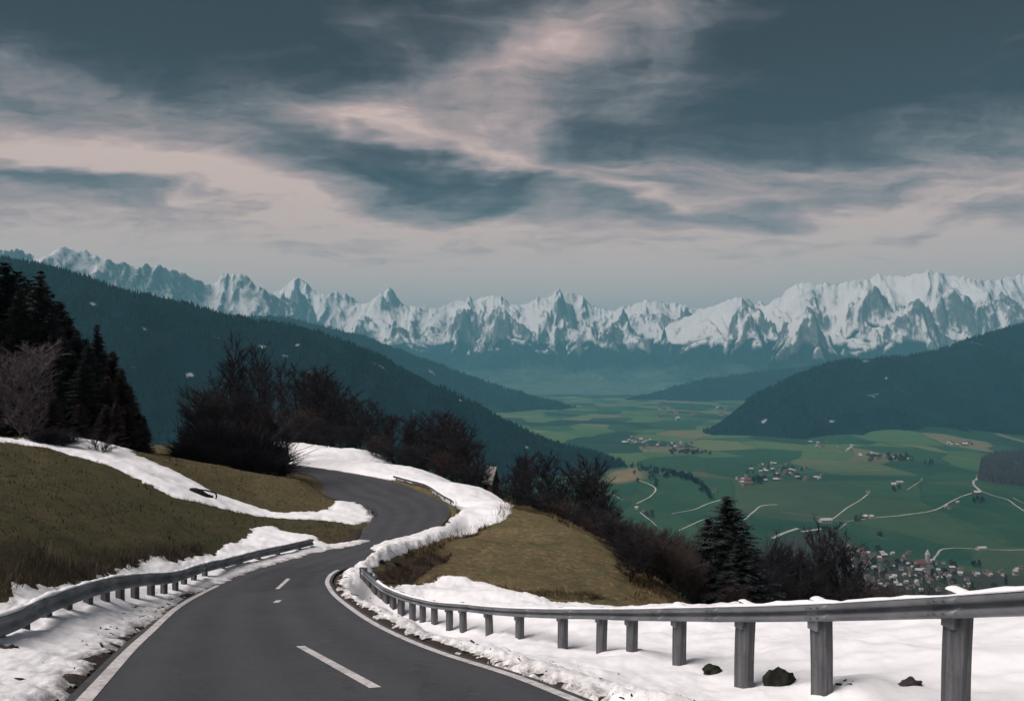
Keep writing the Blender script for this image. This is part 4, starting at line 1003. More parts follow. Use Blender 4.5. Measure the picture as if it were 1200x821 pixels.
# snowy ranges
SKY = [(-300, 300), (-200, 285), (-100, 296), (-40, 288), (0, 292), (10, 293), (17, 291), (27, 294), (47, 302), (55, 299), (63, 294), (69, 289), (75, 287), (82, 290), (88, 293), (94, 295), (100, 291), (106, 296), (113, 300), (122, 304), (133, 306), (140, 309), (147, 307), (153, 310), (160, 310), (165, 311), (170, 307), (176, 311), (182, 313), (185, 308), (191, 312), (200, 317), (208, 317), (217, 320), (232, 328), (247, 333), (252, 330), (262, 320), (268, 321), (277, 321), (285, 321), (293, 325), (299, 333), (307, 338), (320, 343), (327, 340), (333, 335), (340, 329), (348, 323), (354, 327), (360, 330), (366, 338), (373, 344), (378, 343), (383, 344), (389, 342), (395, 341), (400, 346), (405, 342), (410, 348), (415, 350), (424, 355), (430, 354), (438, 349), (446, 342), (455, 337), (461, 341), (466, 347), (470, 353), (478, 357), (485, 356), (496, 358), (507, 360), (515, 360), (522, 356), (530, 352), (538, 350), (545, 352), (550, 345), (556, 351), (563, 348), (570, 347), (580, 347), (587, 346), (592, 350), (597, 355), (606, 357), (613, 356), (622, 354), (627, 351), (630, 345), (634, 351), (640, 349), (648, 343), (655, 339), (662, 343), (670, 342), (677, 345), (683, 347), (690, 353), (697, 358), (708, 361), (720, 363), (730, 360), (740, 357), (748, 354), (757, 352), (766, 353), (777, 353), (783, 355), (790, 353), (800, 357), (810, 359), (820, 360), (833, 359), (846, 353), (860, 348), (868, 348), (877, 350), (884, 356), (890, 355), (897, 357), (905, 353), (912, 350), (920, 341), (930, 333), (940, 331), (947, 330), (957, 332), (967, 331), (976, 333), (985, 331), (1000, 328), (1010, 327), (1020, 325), (1030, 321), (1040, 324), (1050, 322), (1060, 323), (1073, 320), (1082, 319), (1090, 316), (1098, 319), (1107, 322), (1118, 324), (1130, 323), (1142, 327), (1153, 329), (1163, 327), (1173, 325), (1185, 323), (1197, 321), (1215, 318), (1240, 326), (1300, 318), (1400, 330), (1500, 322)]
SKY = np.array(SKY, float)
def mat_peaks():
    m, nt, b = new_mat("snowy_rock", .9, .1); p = gcoord(nt)
    sn = nt.attr('snow'); fo = nt.attr('wood'); mist_tint = nt.attr('meadow')  # meadow mask: valley mist glow painted into the colour of the low flanks
    n = nt.noise(p, .0045, 7, .68); n2 = nt.noise(nt.mapping(p, (1, 1, .45)), .016, 8, .74)
    rock = nt.mix(nt.rng(n2, .3, .7), S(80, 79, 84), S(130, 124, 124))
    f = nt.rng(nt.m('ADD', sn, nt.m('MULTIPLY', nt.m('SUBTRACT', n2, .5), 1.5)), .18, .60)
    c = nt.mix(f, rock, S(236, 228, 228))
    c = nt.mix(nt.rng(nt.m('ADD', fo, nt.m('MULTIPLY', nt.m('ADD', nt.m('MULTIPLY', nt.m('SUBTRACT', n, .5), 1.0), nt.m('MULTIPLY', nt.m('SUBTRACT', n2, .5), 1.0)))), .3, .75), c, nt.mix(nt.m('MULTIPLY', mist_tint, nt.rng(n, .3, .6, .35, 1.0)), nt.mix(n2, S(14, 30, 38), S(28, 44, 50)), S(98, 118, 104)))
    nt.set(b.inputs['Base Color'], c); bump(nt, b, n2, .75, 70.0)
    return m
M['peaks'] = mat_peaks()
def snowy_range(u0, u1, Ycrest, depth_f, depth_b, seed, name, sky, fine, wl, rough, extra=(), snowline=480, step=34.0, bias=0.0):
    """a mountain chain: an eroded ridge-and-gully height field whose crest carries the traced summits"""
    uu = np.linspace(u0, u1, 400); xs_c = (uu - 600) / F * np.interp(uu, *Ycrest)
    xr = (xs_c.min(), xs_c.max()); Ym = np.mean(Ycrest[1])
    ya = min(Ycrest[1]) - depth_f; yb = max(Ycrest[1]) + depth_b
    a, b = ngrid(np.arange(xr[0], xr[1], step), np.arange(ya, yb, step * 2.0)); A_, B_ = a.ravel(), b.ravel()
    wx = A_ + 380 * fbm(A_ / 1500, B_ / 1500, 3, seed + 5) + 70 * fbm(A_ / 330, B_ / 330, 3, seed + 15); wy = B_ + 420 * fbm(A_ / 1500, B_ / 1500, 3, seed + 6) + 90 * fbm(A_ / 330, B_ / 330, 3, seed + 16)
    yc = np.interp(A_, xs_c, np.interp(uu, *Ycrest)) + 520 * fbm(A_ / 1900, A_ * 0 + seed, 3, seed)
    hc = np.interp(A_, xs_c, (HV - np.interp(uu, sky[:, 0], sky[:, 1])) / F * np.interp(uu, *Ycrest))
    hs = np.interp(A_, xs_c, (HV - np.convolve(np.pad(np.interp(uu, sky[:, 0], sky[:, 1]), 12, mode='edge'), np.ones(25) / 25, 'valid')) / F * np.interp(uu, *Ycrest))
    d = wy - yc - 0.5 * (wy - B_); ad = np.abs(d)
    prof = np.where(d < 0, np.exp(-(ad / (depth_f * .43)) ** 1.15), np.exp(-(ad / 1500) ** 1.2))
    crest_w = np.exp(-(ad / 430) ** 2)
    rg = ridged(wx / wl, wy / (wl * 1.8), 7, seed + 1, .54)
    rg2 = ridged(wx / (wl * .33), wy / (wl * .60), 6, seed + 2, .60)
    rg3 = ridged(wx / 190, wy / 520, 4, seed + 3, .6)                 # rock ribs and gullies down the fall line
    hh = (hs * (1 - crest_w) + hc * crest_w) - VZ
    h = VZ - 40 + hh * prof + hh * rough * (rg - .55) * sstep(0, 900, ad) * np.clip(prof * 1.6, 0, 1)
    for (u, v, Yp, sl, k) in extra:                     # nearer secondary summits: buttressed pyramids with sharp aretes
        px_, pz = (u - 600) / F * Yp, (HV - v) / F * Yp; X = wx * .8 + A_ * .2 - px_; Yy = wy * .8 + B_ * .2 - Yp; r_ = np.hypot(X, Yy) + 1e-6; th = np.arctan2(Yy, X)
        star = 1 + .75 * np.abs(np.sin(th * k / 2 + u + .5 * fbm(A_ / 600, B_ / 600, 2, seed + 20))) ** .7
        h = np.maximum(h, pz - sl * r_ * star * (1 + .5 * (.6 - rg)) )
    amp = sstep(-200, 500, h) * .75 + .25
    h = h + (230 * (rg2 - .55) + 34 * (rg3 - .5)) * sstep(.03, .3, prof) * (1 - .45 * crest_w) * amp
    U = 600 + A_ / B_ * F
    for it in range(3):                                  # settle the summits on their surveyed heights
        bins = np.clip(((U - u0) / 2.0).astype(int), 0, int((u1 - u0) / 2) + 1); nb = bins.max() + 1
        top = np.full(nb, -1.0); np.maximum.at(top, bins, h / B_)
        top = np.where(top < -.5, np.nan, top); idx = np.arange(nb); okb = ~np.isnan(top); top = np.interp(idx, idx[okb], top[okb])
        uq = u0 + (idx + .5) * 2.0; tgt = (HV + 4.0 * (.5 - ridged(uq / 15.0, uq * 0 + seed, 5, seed + 30, .55)) + .8 * perlin(uq / 3.1, uq * 0, seed + 31) - np.interp(uq, sky[:, 0], sky[:, 1])) / F
        dlt = tgt - top
        if it < 1: dlt = np.convolve(np.pad(dlt, 2, mode='edge'), np.ones(5) / 5, 'valid')
        ub = (U - u0) / 2.0 - .5
        D = np.interp(ub, idx, dlt); tp_ = np.interp(ub, idx, top)
        wgt = np.clip((h / B_ - tp_ + .035) / .035, 0, 1) ** (1.3 + it)
        h = h + D * B_ * wgt
    Hh = h.reshape(a.shape)
    gy_, gx_ = np.gradient(Hh, step * 2.0, step)
    k = 2
    def blur(q, n):
        q = np.pad(q, n, mode='edge'); q = np.stack([q[i:q.shape[0] - 2 * n + i] for i in range(2 * n + 1)]).mean(0)
        return np.stack([q[:, i:q.shape[1] - 2 * n + i] for i in range(2 * n + 1)]).mean(0)
    slope = blur(np.hypot(gx_, gy_), 1).ravel()
    conv = (Hh - blur(Hh, 7)).ravel()                    # ridges blown bare, gullies filled
    nz = fbm(A_ / 900, B_ / 900, 4, seed + 8)
    asp = (gx_ / (np.hypot(gx_, gy_) + .05)).ravel()
    snow = 1.30 - .44 * slope + .46 * asp - conv / 380 + .35 * nz + (h - 1000) / 3000 - .35 * (rg3 - .5)
    sl_ = snowline + 150 * nz + 330 * (rg - .5) - conv * 2.2
    snow = np.clip(.5 + (snow + bias - .5) * .55, -.1, 1.1); wood = sstep(260, -260, h - sl_)
    tag(obj(name, mesh_data(name, np.c_[A_, B_, h], grid_faces(*a.shape), M['peaks'], True, {'snow': snow, 'wood': wood, 'meadow': sstep(120, -380, h + 160 * nz)})), kind="structure")  # meadow grows downhill, where the painted mist glow pales the slopes
skyL = SKY.copy()
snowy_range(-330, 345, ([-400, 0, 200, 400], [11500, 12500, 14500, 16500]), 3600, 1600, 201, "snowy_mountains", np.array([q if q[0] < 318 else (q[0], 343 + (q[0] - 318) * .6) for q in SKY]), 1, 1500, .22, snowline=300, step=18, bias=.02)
skyM = np.array([q if q[0] > 300 else (q[0], 350.) for q in SKY])
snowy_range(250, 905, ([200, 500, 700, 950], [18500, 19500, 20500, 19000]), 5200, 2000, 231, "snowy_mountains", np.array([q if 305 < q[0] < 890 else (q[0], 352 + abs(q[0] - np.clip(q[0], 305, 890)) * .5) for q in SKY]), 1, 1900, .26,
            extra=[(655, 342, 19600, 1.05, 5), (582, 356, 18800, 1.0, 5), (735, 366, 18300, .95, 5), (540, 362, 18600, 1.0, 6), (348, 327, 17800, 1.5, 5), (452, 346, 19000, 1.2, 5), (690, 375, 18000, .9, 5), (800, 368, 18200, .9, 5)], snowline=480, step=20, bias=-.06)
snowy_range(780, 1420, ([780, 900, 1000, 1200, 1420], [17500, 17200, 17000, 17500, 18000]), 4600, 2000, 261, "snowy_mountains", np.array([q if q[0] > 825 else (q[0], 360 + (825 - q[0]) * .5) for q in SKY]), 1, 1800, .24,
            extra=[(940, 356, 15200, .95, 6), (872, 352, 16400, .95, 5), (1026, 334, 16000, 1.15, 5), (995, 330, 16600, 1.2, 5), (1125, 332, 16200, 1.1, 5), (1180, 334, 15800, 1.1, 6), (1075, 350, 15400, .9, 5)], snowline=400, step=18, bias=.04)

# tracks
def track(pxs, w, name="path"):
    P = np.array([vhit(*q)[:2] for q in pxs])
    L = np.linalg.norm(np.diff(P, axis=0), axis=1).sum(); P = spline(P, max(8, int(L / 14)))
    t = np.gradient(P, axis=0); t /= np.linalg.norm(t, axis=1)[:, None]; n = np.c_[t[:, 1], -t[:, 0]] * (w / 2)
    a = P - n; b = P + n; V = np.r_[np.c_[a, valley(a[:, 0], a[:, 1]) + .9], np.c_[b, valley(b[:, 0], b[:, 1]) + .9]]; N = len(P)
    i = np.arange(N - 1); tag(obj(name, mesh_data(name, V, np.c_[i, i + 1, i + N + 1, i + N], M['track'])), kind="structure")
for w_, q in [(6, [(749, 563), (760, 567), (768, 572), (764, 580), (746, 590)]), (5, [(750, 600), (760, 608), (770, 617)]), (6, [(787, 602), (797, 600), (809, 598), (830, 590), (850, 584)]), (6, [(795, 622), (812, 614), (830, 607)]),
              (7, [(872, 609), (884, 599), (896, 592), (911, 591)]), (13, [(905, 631), (920, 624), (935, 619)]), (11, [(939, 623), (953, 621), (968, 619)]), (6, [(967, 611), (990, 597), (1008, 586), (1017, 579)]), (3.0, [(915, 600), (942, 603), (970, 608), (992, 611)]),
              (6, [(992, 611), (1006, 609), (1020, 607), (1055, 604), (1090, 599), (1112, 589), (1135, 579), (1150, 576), (1165, 581), (1177, 584), (1190, 592), (1204, 601)]), (10, [(1150, 576), (1143, 570), (1141, 564), (1146, 556)]), (7, [(1092, 659), (1098, 650), (1107, 643), (1125, 642), (1150, 643.5), (1230, 644)]), (4, [(977, 624), (984, 619), (992, 613)]), (4, [(1187, 583), (1194, 587), (1206, 592)]), (3, [(1063, 574), (1072, 568), (1080, 560)]),
              (4, [(1010, 551), (1022, 551), (1050, 550)]), (4, [(880, 562), (900, 557), (925, 554), (960, 552)]), (3, [(700, 577), (718, 580), (730, 586)]), (5, [(715, 480), (760, 484), (800, 482)])]:
    track(q, w_ * .78)

# houses: a body, a gabled roof with eaves and dark windows, in several sizes
def house_mesh(L, W, Hh, rp, wm, rm, name):
    V = []; Fq = []; Ft = []; mi = []; mt = []
    def quad(p, m): n = len(V); V.extend(p); Fq.append([n, n + 1, n + 2, n + 3]); mi.append(m)
    l, w2 = L / 2, W / 2
    quad([(-l, -w2, -2), (l, -w2, -2), (l, -w2, Hh), (-l, -w2, Hh)], 0); quad([(l, w2, -2), (-l, w2, -2), (-l, w2, Hh), (l, w2, Hh)], 0)
    for sx_ in (-1, 1):
        x = sx_ * l; p = [(x, -w2, -2), (x, w2, -2), (x, w2, Hh), (x, -w2, Hh)]; quad(p if sx_ > 0 else p[::-1], 0)
        n = len(V); V.extend([(x, -w2, Hh), (x, w2, Hh), (x, 0, Hh + rp)]); Ft.append([n, n + 1, n + 2] if sx_ > 0 else [n, n + 2, n + 1]); mt.append(0)
    e = .8; k = rp / w2
    for sy_ in (-1, 1):
        for dz_ in (.12, .5):
            p = [(-l - e, sy_ * (w2 + e), Hh - e * k + dz_), (l + e, sy_ * (w2 + e), Hh - e * k + dz_), (l + e, 0, Hh + rp + dz_), (-l - e, 0, Hh + rp + dz_)]; quad(p if sy_ < 0 else p[::-1], 1)
        quad([(-l - e, sy_ * (w2 + e), Hh - e * k + .12), (l + e, sy_ * (w2 + e), Hh - e * k + .12), (l + e, sy_ * (w2 + e), Hh - e * k + .5), (-l - e, sy_ * (w2 + e), Hh - e * k + .5)], 1)
        for fl in range(2):
            for i in range(3):
                x = -l + L * (i + .5) / 3; z = 1.2 + fl * 2.7
                if z + 1.3 < Hh: quad([(x - .6, sy_ * (w2 + .05), z), (x + .6, sy_ * (w2 + .05), z), (x + .6, sy_ * (w2 + .05), z + 1.3), (x - .6, sy_ * (w2 + .05), z + 1.3)], 2)
    return mesh_data(name, V, [np.array(Fq), np.array(Ft)], [M[wm], M[rm], M['glass']], False, None, mi + mt)
HM = [house_mesh(13, 10, 6.2, 3.6, 'wall_white', 'roof_grey', "house"), house_mesh(11, 9, 5.6, 3.4, 'wall_white', 'roof_snow', "house"), house_mesh(14, 11, 6.4, 4.0, 'wall_cream', 'roof_red', "house"), house_mesh(17, 11, 6, 4.2, 'wall_timber', 'roof_snow', "house"), house_mesh(12, 10, 6.5, 3.2, 'wall_cream', 'roof_grey', "house"), house_mesh(26, 14, 6, 3.5, 'wall_white', 'roof_snow', "house")]
hr = random.Random(9); TAKEN = []
def house(u, v, k, label, group, s=1.0, rz=None):
    p = vhit(u, v)
    for q in TAKEN:
        if abs(q[0] - p[0]) < 13 * s and abs(q[1] - p[1]) < 16 * s: return None
    TAKEN.append(p); o = obj("house", HM[k]); o.location = (p[0], p[1], p[2]); o.rotation_euler = (0, 0, hr.uniform(-.5, .5) if rz is None else rz); o.scale = (s,) * 3
    return tag(o, label, "house", group)
def village(n, uv, weights, label, group, s=1.0, jit=None):
    """n houses over soft clusters (u, v, su, sv)"""
    for i in range(n):
        for t in range(12):
            c = hr.choices(uv, weights=[q[2] * q[3] for q in uv])[0]
            if house(c[0] + hr.uniform(-1, 1) * c[2], c[1] + hr.uniform(-1, 1) * c[3], hr.choices(range(5), weights=weights)[0], label, group, s * hr.uniform(.85, 1.2)): break
village(98, [(1062, 672, 52, 13), (1030, 660, 40, 12), (1075, 684, 60, 9), (1110, 676, 36, 10)], (4, 5, 2, 1, 3), "small pale house in the village below the right guardrail", "houses of the near village", .74)
village(16, [(985, 644, 26, 5), (1015, 652, 22, 4)], (3, 2, 5, 1, 3), "cream house in the short row at the upper left end of the near village", "row of houses above the near village", .8)
village(9, [(1176, 670, 22, 5)], (4, 5, 1, 0, 2), "pale house in the small group at the right end of the near village", "right end of the near village", .8)
village(44, [(918, 550, 30, 8), (900, 557, 34, 7), (938, 557, 26, 6)], (4, 3, 1, 3, 3), "tiny house in the middle village on the valley floor", "houses of the middle village", .95)
village(10, [(872, 565, 9, 4)], (1, 1, 3, 0, 6), "pinkish block at the lower left corner of the middle village", "pinkish blocks of the middle village", 1.25)
village(42, [(770, 520, 30, 5), (800, 521, 12, 3), (745, 516, 14, 4), (755, 526, 10, 2)], (4, 5, 1, 2, 2), "tiny pale house in the far village right of the wooded mountain foot", "houses of the far left village", 1.2)
village(22, [(962, 521, 14, 3), (985, 526, 20, 3), (1015, 533, 10, 3)], (4, 4, 2, 1, 2), "tiny house strung along the road at the foot of the right hills", "houses along the hill foot road", 1.15)
village(10, [(1045, 537, 24, 3)], (3, 2, 1, 3, 2), "tiny house between dark trees right of the hill foot road", "houses among trees at the hill foot", 1.3)
village(10, [(1124, 521, 14, 4)], (3, 2, 4, 1, 2), "tiny house in the hamlet beneath the green meadows of the right hill", "houses of the meadow hamlet", 1.25)
village(13, [(810, 482, 46, 6), (790, 488, 30, 4)], (3, 2, 5, 0, 3), "hazy speck of a house in the farthest valley town", "houses of the farthest town", 2.6)
for u, v, k, lab, s in [(967, 612, 5, "large white farmhouse where the pale tracks meet left of the bare trees", 1.3), (1012, 607, 3, "dark timber barn with a snowy roof on the long pale track", 1.1), (1021, 606.5, 1, "small white house beside the dark barn on the long pale track", 1.0), (1017.5, 577, 0, "lone white chapel-like house at the upper end of the straight track", 1.0), (1047, 569, 1, "white farm building halfway up the green field", 1.2), (1054, 566, 5, "long pale farm shed just above the halfway farm", .9),
                       (1108, 594, 1, "white house right of the long track below its bend", .9), (1122, 589, 1, "small white hut close under the long track bend", .7), (1113, 596, 4, "cream house lowest of three under the long track bend", .8), (746, 596, 1, "white farmhouse at the elbow of the zigzag track", .9), (754, 599, 0, "second farmhouse just right of the zigzag elbow", .8), (757, 551, 0, "tiny house beside dark trees on the tan hilltop", .9), (1150, 644, 5, "long white shed standing on the lower right track", .9), (1144, 579, 3, "timber barn under the fork near the dark wood", 1.2), (1092, 658, 1, "small white house at the lower end of the bent right track", .7),
                       (822, 557, 2, "pinkish house at the right end of the hedge on the small hill", 1.2), (828, 558, 4, "pale house beside the last tree of the hedge", 1.1), (837, 576, 4, "pale barn in the hollow below the hedge", 1.2)]:
    p = vhit(u, v); TAKEN.append(p); o = obj("farmhouse", HM[k]); o.location = tuple(p); o.rotation_euler = (0, 0, hr.uniform(-.4, .4)); o.scale = (s,) * 3; tag(o, lab, "house")

# church
p = vhit(1087, 664); ch = tag(empty("church", tuple(p), .2), "white church with a tall tower at the right side of the near village", "church")
V, f = boxmesh(7.6, 7.6, 30.05, -2, .3); obj("tower", mesh_data("tower", V, f, M['wall_white']), ch)
V = [(-4.2, -4.2, 28), (4.2, -4.2, 28), (4.2, 4.2, 28), (-4.2, 4.2, 28), (0, 0, 41)]; obj("spire", mesh_data("spire", V, [np.array([[0, 1, 4], [1, 2, 4], [2, 3, 4], [3, 0, 4]]), np.array([[0, 3, 2, 1]])], M['roof_snow']), ch)
nv = obj("nave", house_mesh(26, 13, 10, 7, 'wall_cream', 'roof_red', "nave"), ch); nv.location = (-15, 3, 0)

# valley trees, one crown each
def vtree_mesh(seed, H, W, mat, tall=False):
    r = np.random.RandomState(seed); n = 190; d = r.normal(0, 1, (n, 3)); d /= np.linalg.norm(d, axis=1)[:, None]; q = r.uniform(.45, 1, n) ** .5
    c = d * q[:, None] * np.array([W, W, H * .42]) + np.array([0, 0, H * .56]); 
    if tall: c[:, :2] *= (1.25 - c[:, 2:3] / H)
    s = .22 * W * r.uniform(.6, 1.4, n); t = r.normal(0, 1, (n, 3, 3)); V = (c[:, None] + t * s[:, None, None] * .8).reshape(-1, 3); f = np.arange(n * 3).reshape(-1, 3)
    Vt, ft = tubes([(0, 0, -1, 0, 0, H * .6, H * .03, H * .015)], 5)
    return mesh_data("tree", np.r_[V, Vt], [f, ft + len(V)], [M[mat], M['bark']], False, None, [0] * len(f) + [1] * len(ft))
VT = [vtree_mesh(1, 14, 5.0, 'conif_far'), vtree_mesh(2, 17, 4.0, 'conif_far', True), vtree_mesh(3, 12, 5.5, 'leafless_far'), vtree_mesh(4, 15, 5.0, 'leafless_far', True)]
def vtree(u, v, k, label, group, s=1.0):
    p = vhit(u, v); o = obj("valley_tree", VT[k]); o.location = tuple(p); o.rotation_euler = (0, 0, hr.uniform(0, 6.28)); o.scale = (s * hr.uniform(.8, 1.2),) * 2 + (s * hr.uniform(.8, 1.2),); return tag(o, label, "tree", group)
for i in range(46):
    q = i / 45; u = np.interp(q, [0, .2, .45, .7, 1], [735, 770, 795, 815, 833]) + hr.uniform(-2, 2); v = np.interp(q, [0, .2, .45, .7, 1], [547, 552, 557, 566, 583]) + hr.uniform(-2, 2)
    vtree(u, v, hr.choice([0, 0, 1]), "dark tree in the hedge curving down the small hill's right shoulder", "hedge on the small hill", 1.5)
for i in range(22): vtree(772 + hr.uniform(-32, 38), 556 + abs(hr.gauss(0, 5)), 0, "dark tree of the wooded slope below the hedge", "wood below the hedge", 1.3)
for i in range(5): vtree(750 + hr.uniform(-3, 8), 552 + hr.uniform(-1, 2), 0, "dark tree of the small clump on the tan hilltop", "clump on the tan hilltop", 1.3)
for i in range(70):
    c = hr.choice([(1060, 672, 46, 14), (1060, 684, 60, 8), (1000, 650, 40, 8), (1030, 668, 30, 10), (1140, 684, 50, 8), (1110, 668, 40, 6)])
    vtree(c[0] + hr.uniform(-1, 1) * c[2], c[1] + hr.uniform(-1, 1) * c[3], hr.choice([0, 2, 2, 3, 1]), "dark tree between the houses of the near village", "trees of the near village", .95)
for i in range(26): vtree(905 + hr.uniform(-32, 40), 556 + hr.uniform(-8, 7), hr.choice([0, 2, 1]), "dark tree between the houses of the middle village", "trees of the middle village", 1.2)
for i in range(9): vtree(888 + hr.uniform(-6, 9), 567 + hr.uniform(-2, 2), 1, "dark conifer beside the pinkish blocks", "conifers beside the pinkish blocks", 1.5)
for i in range(26): vtree(808 + hr.uniform(-1, 1) * 24, 531 + hr.uniform(-2, 2), 0, "dark tree of the long grove before the far village", "grove before the far village", 1.5)
for i in range(20): vtree(1045 + hr.uniform(-1, 1) * 30, 538 + hr.uniform(-3, 3), hr.choice([0, 0, 2]), "dark tree in the loose wood at the foot of the right hills", "loose wood at the hill foot", 1.6)
for i in range(6): vtree(1088 + hr.uniform(-4, 6), 545 + hr.uniform(-2, 2), 1, "tall dark tree in the lone clump on the upper field", "lone clump on the upper field", 1.5)
for u, v, n, lab in [(760, 604, 4, "tree beside the farm at the zigzag elbow"), (967, 622, 6, "bare tree below the large white farmhouse"), (1004, 609, 4, "dark tree beside the timber barn on the long track"), (1146, 588, 7, "dark tree below the fork near the wood"), (1033, 629, 2, "lone dark shrub-like tree in the lower green field"), (1050, 574, 4, "dark tree by the halfway farm")]:
    for i in range(n): vtree(u + hr.uniform(-6, 6), v + hr.uniform(-2, 2), hr.choice([0, 2]), lab, lab.replace("tree", "trees"), 1.0)
# dark wood at the right edge of the valley
r = np.random.RandomState(8); x = []; y = []
wp_ = np.array([vhit(*q)[:2] for q in [(1146, 560), (1150, 540), (1168, 533), (1210, 528), (1300, 530), (1320, 590), (1200, 570), (1165, 566)]])
x = r.uniform(wp_[:, 0].min(), wp_[:, 0].max(), 9000); y = r.uniform(wp_[:, 1].min(), wp_[:, 1].max(), 9000); k_ = inside(wp_, x, y); x, y = x[k_], y[k_]
hh = r.uniform(22, 34, len(x)); cones(x, y, valley(x, y) - 1, hh, hh * .2, M['leafless_far'], "wood", 9)

# snow-roofed house among the trees behind the meadow
p = ray(576, 572, 92); z0 = float(T(np.array([p[0]]), np.array([p[1]]))[0])
zt = -(546 - HV) / F * 92; hh = zt - z0
ho = tag(empty("house", (p[0], p[1], z0), .85), "brown house with a steep snow-covered roof half hidden among the meadow-row trees", "house")
V, f = boxmesh(1.06, 1.26, hh - .9, -1, .05); obj("wall", mesh_data("wall", V, f, M['wall_timber']), ho)
e = hh - 1.7; rv = []; 
V = [(-.7, -.75, e), (-.7, .75, e), (0, .75, hh), (0, -.75, hh), (.7, -.75, e), (.7, .75, e), (-.7, -.75, e - .2), (-.7, .75, e - .2), (0, .75, hh - .25), (0, -.75, hh - .25), (.7, -.75, e - .2), (.7, .75, e - .2)]
obj("roof", mesh_data("roof", V, [np.array([[0, 3, 2, 1], [3, 4, 5, 2], [6, 7, 8, 9], [9, 8, 11, 10], [0, 6, 9, 3], [3, 9, 10, 4], [1, 2, 8, 7], [2, 5, 11, 8], [0, 1, 7, 6], [4, 10, 11, 5]])], M['roof_snow']), ho)
V = [(-.52, -.62, e), (.52, -.62, e), (0, -.62, hh - .3), (-.52, .62, e), (.52, .62, e), (0, .62, hh - .3)]
obj("gable", mesh_data("gable", V, np.array([[0, 1, 2], [3, 5, 4]]), M['wall_timber']), ho)
wv = np.array([(-.2, -.66, e - .7), (.2, -.66, e - .7), (.2, -.66, e - .1), (-.2, -.66, e - .1)]); obj("window", mesh_data("window", wv, np.array([[0, 1, 2, 3]]), M['glass']), ho)
p = ray(749, 618, 95); z0 = float(T(np.array([p[0]]), np.array([p[1]]))[0])
# ------------------------------------------------------------------ sky, sun, haze, camera
SUN = np.array([-.55, -.36, .80]); SUN /= np.linalg.norm(SUN)
el_ = math.asin(SUN[2]); az_ = math.atan2(SUN[0], SUN[1])
sd = bpy.data.lights.new("sun", 'SUN'); sd.energy = 1.5; sd.angle = math.radians(45); sd.color = (1.0, .94, .895)
so = link(bpy.data.objects.new("sun", sd)); so.rotation_euler = (math.pi / 2 - el_, 0, math.atan2(-SUN[0], SUN[1]) + math.pi)
from mathutils import Vector
so.rotation_euler = Vector(tuple(-SUN)).to_track_quat('-Z', 'Y').to_euler()

w = bpy.data.worlds.new("World"); scene.world = w; w.use_nodes = True
nt = NT(w.node_tree); bg = nt.n['Background']
sky = nt.node('ShaderNodeTexSky', sky_type='NISHITA', sun_disc=False)
sky.sun_elevation = el_; sky.sun_rotation = az_ % (2 * math.pi)
dirv = nt.node('ShaderNodeTexCoord').outputs['Generated']
sp = nt.node('ShaderNodeSeparateXYZ', {0: dirv})
dx, dy, dz = sp.outputs[0], sp.outputs[1], sp.outputs[2]
A = nt.m('ARCTAN2', dx, dy)
E = nt.m('ARCSINE', dz)
ps = nt.node('ShaderNodeCombineXYZ', {0: nt.m('DIVIDE', dx, nt.m('ADD', nt.m('MAXIMUM', dz, 0.), .16)), 1: nt.m('DIVIDE', dy, nt.m('ADD', nt.m('MAXIMUM', dz, 0.), .16)), 2: 0.})
wp1 = nt.noise(nt.mapping(ps, (1.1, 1.5, 1)), .8, 5, .55)
wp2 = nt.noise(nt.mapping(ps, (1.1, 1.5, 1), loc=(7.3, 2.1, 0)), .8, 5, .55)
Aw = nt.m('ADD', A, nt.m('MULTIPLY', nt.m('SUBTRACT', wp1, .5), .30))
Ew = nt.m('ADD', E, nt.m('MULTIPLY', nt.m('SUBTRACT', wp2, .5), .17))
def stroke(u, v, su, sv, ang, amt):
    a0 = math.atan((u - 600) / F); e0 = math.atan((HV - v) / math.hypot(F, u - 600))
    ca, sa = math.cos(ang), math.sin(ang)
    x = nt.m('SUBTRACT', Aw, a0); y = nt.m('SUBTRACT', Ew, e0)
    p = nt.m('MULTIPLY', nt.m('ADD', nt.m('MULTIPLY', x, ca), nt.m('MULTIPLY', y, -sa)), F / su)
    q = nt.m('MULTIPLY', nt.m('ADD', nt.m('MULTIPLY', x, sa), nt.m('MULTIPLY', y, ca)), F / sv)
    return nt.m('MULTIPLY', nt.m('EXPONENT', nt.m('MULTIPLY', nt.m('ADD', nt.m('MULTIPLY', p, p), nt.m('MULTIPLY', q, q)), -1.0)), amt)
# (u, v, half length, half height, tilt, amount): bright veils +, dark bands -
STROKES = [(60, 178, 200, 42, .12, .46), (80, 100, 200, 16, .16, .30), (255, 203, 55, 22, 0, .25), (480, 112, 240, 36, -.28, .42), (600, 98, 120, 34, -.35, .24),
           (775, 40, 44, 60, .45, .26), (680, 70, 170, 80, -.1, .17), (640, 120, 140, 34, -.2, .14), (560, 172, 300, 20, .20, .40), (700, 215, 130, 9, .30, .34), (420, 243, 260, 11, .10, .34), (1060, 248, 240, 16, -.12, .28),
           (250, 45, 300, 42, .10, -.42), (470, 187, 170, 24, .10, -.52), (60, 225, 170, 12, .10, -.40), (1000, 80, 260, 110, 0, -.40), (680, 125, 50, 22, .2, -.16), (340, 70, 160, 14, -.15, .18), (880, 195, 220, 14, .08, .24), (1000, 215, 200, 10, -.05, .14),
           (760, 252, 160, 12, .1, -.28), (150, 20, 200, 40, 0, -.18), (420, 10, 140, 22, -.1, -.10), (430, 45, 150, 12, -.25, .22), (980, 300, 260, 14, 0, .06)]
d = None
for s in STROKES:
    q = stroke(*s); d = q if d is None else nt.m('ADD', d, q)
st1 = nt.noise(nt.mapping(ps, (.75, 2.6, 1), rot=(0, 0, .25)), 1.1, 8, .62, .6)
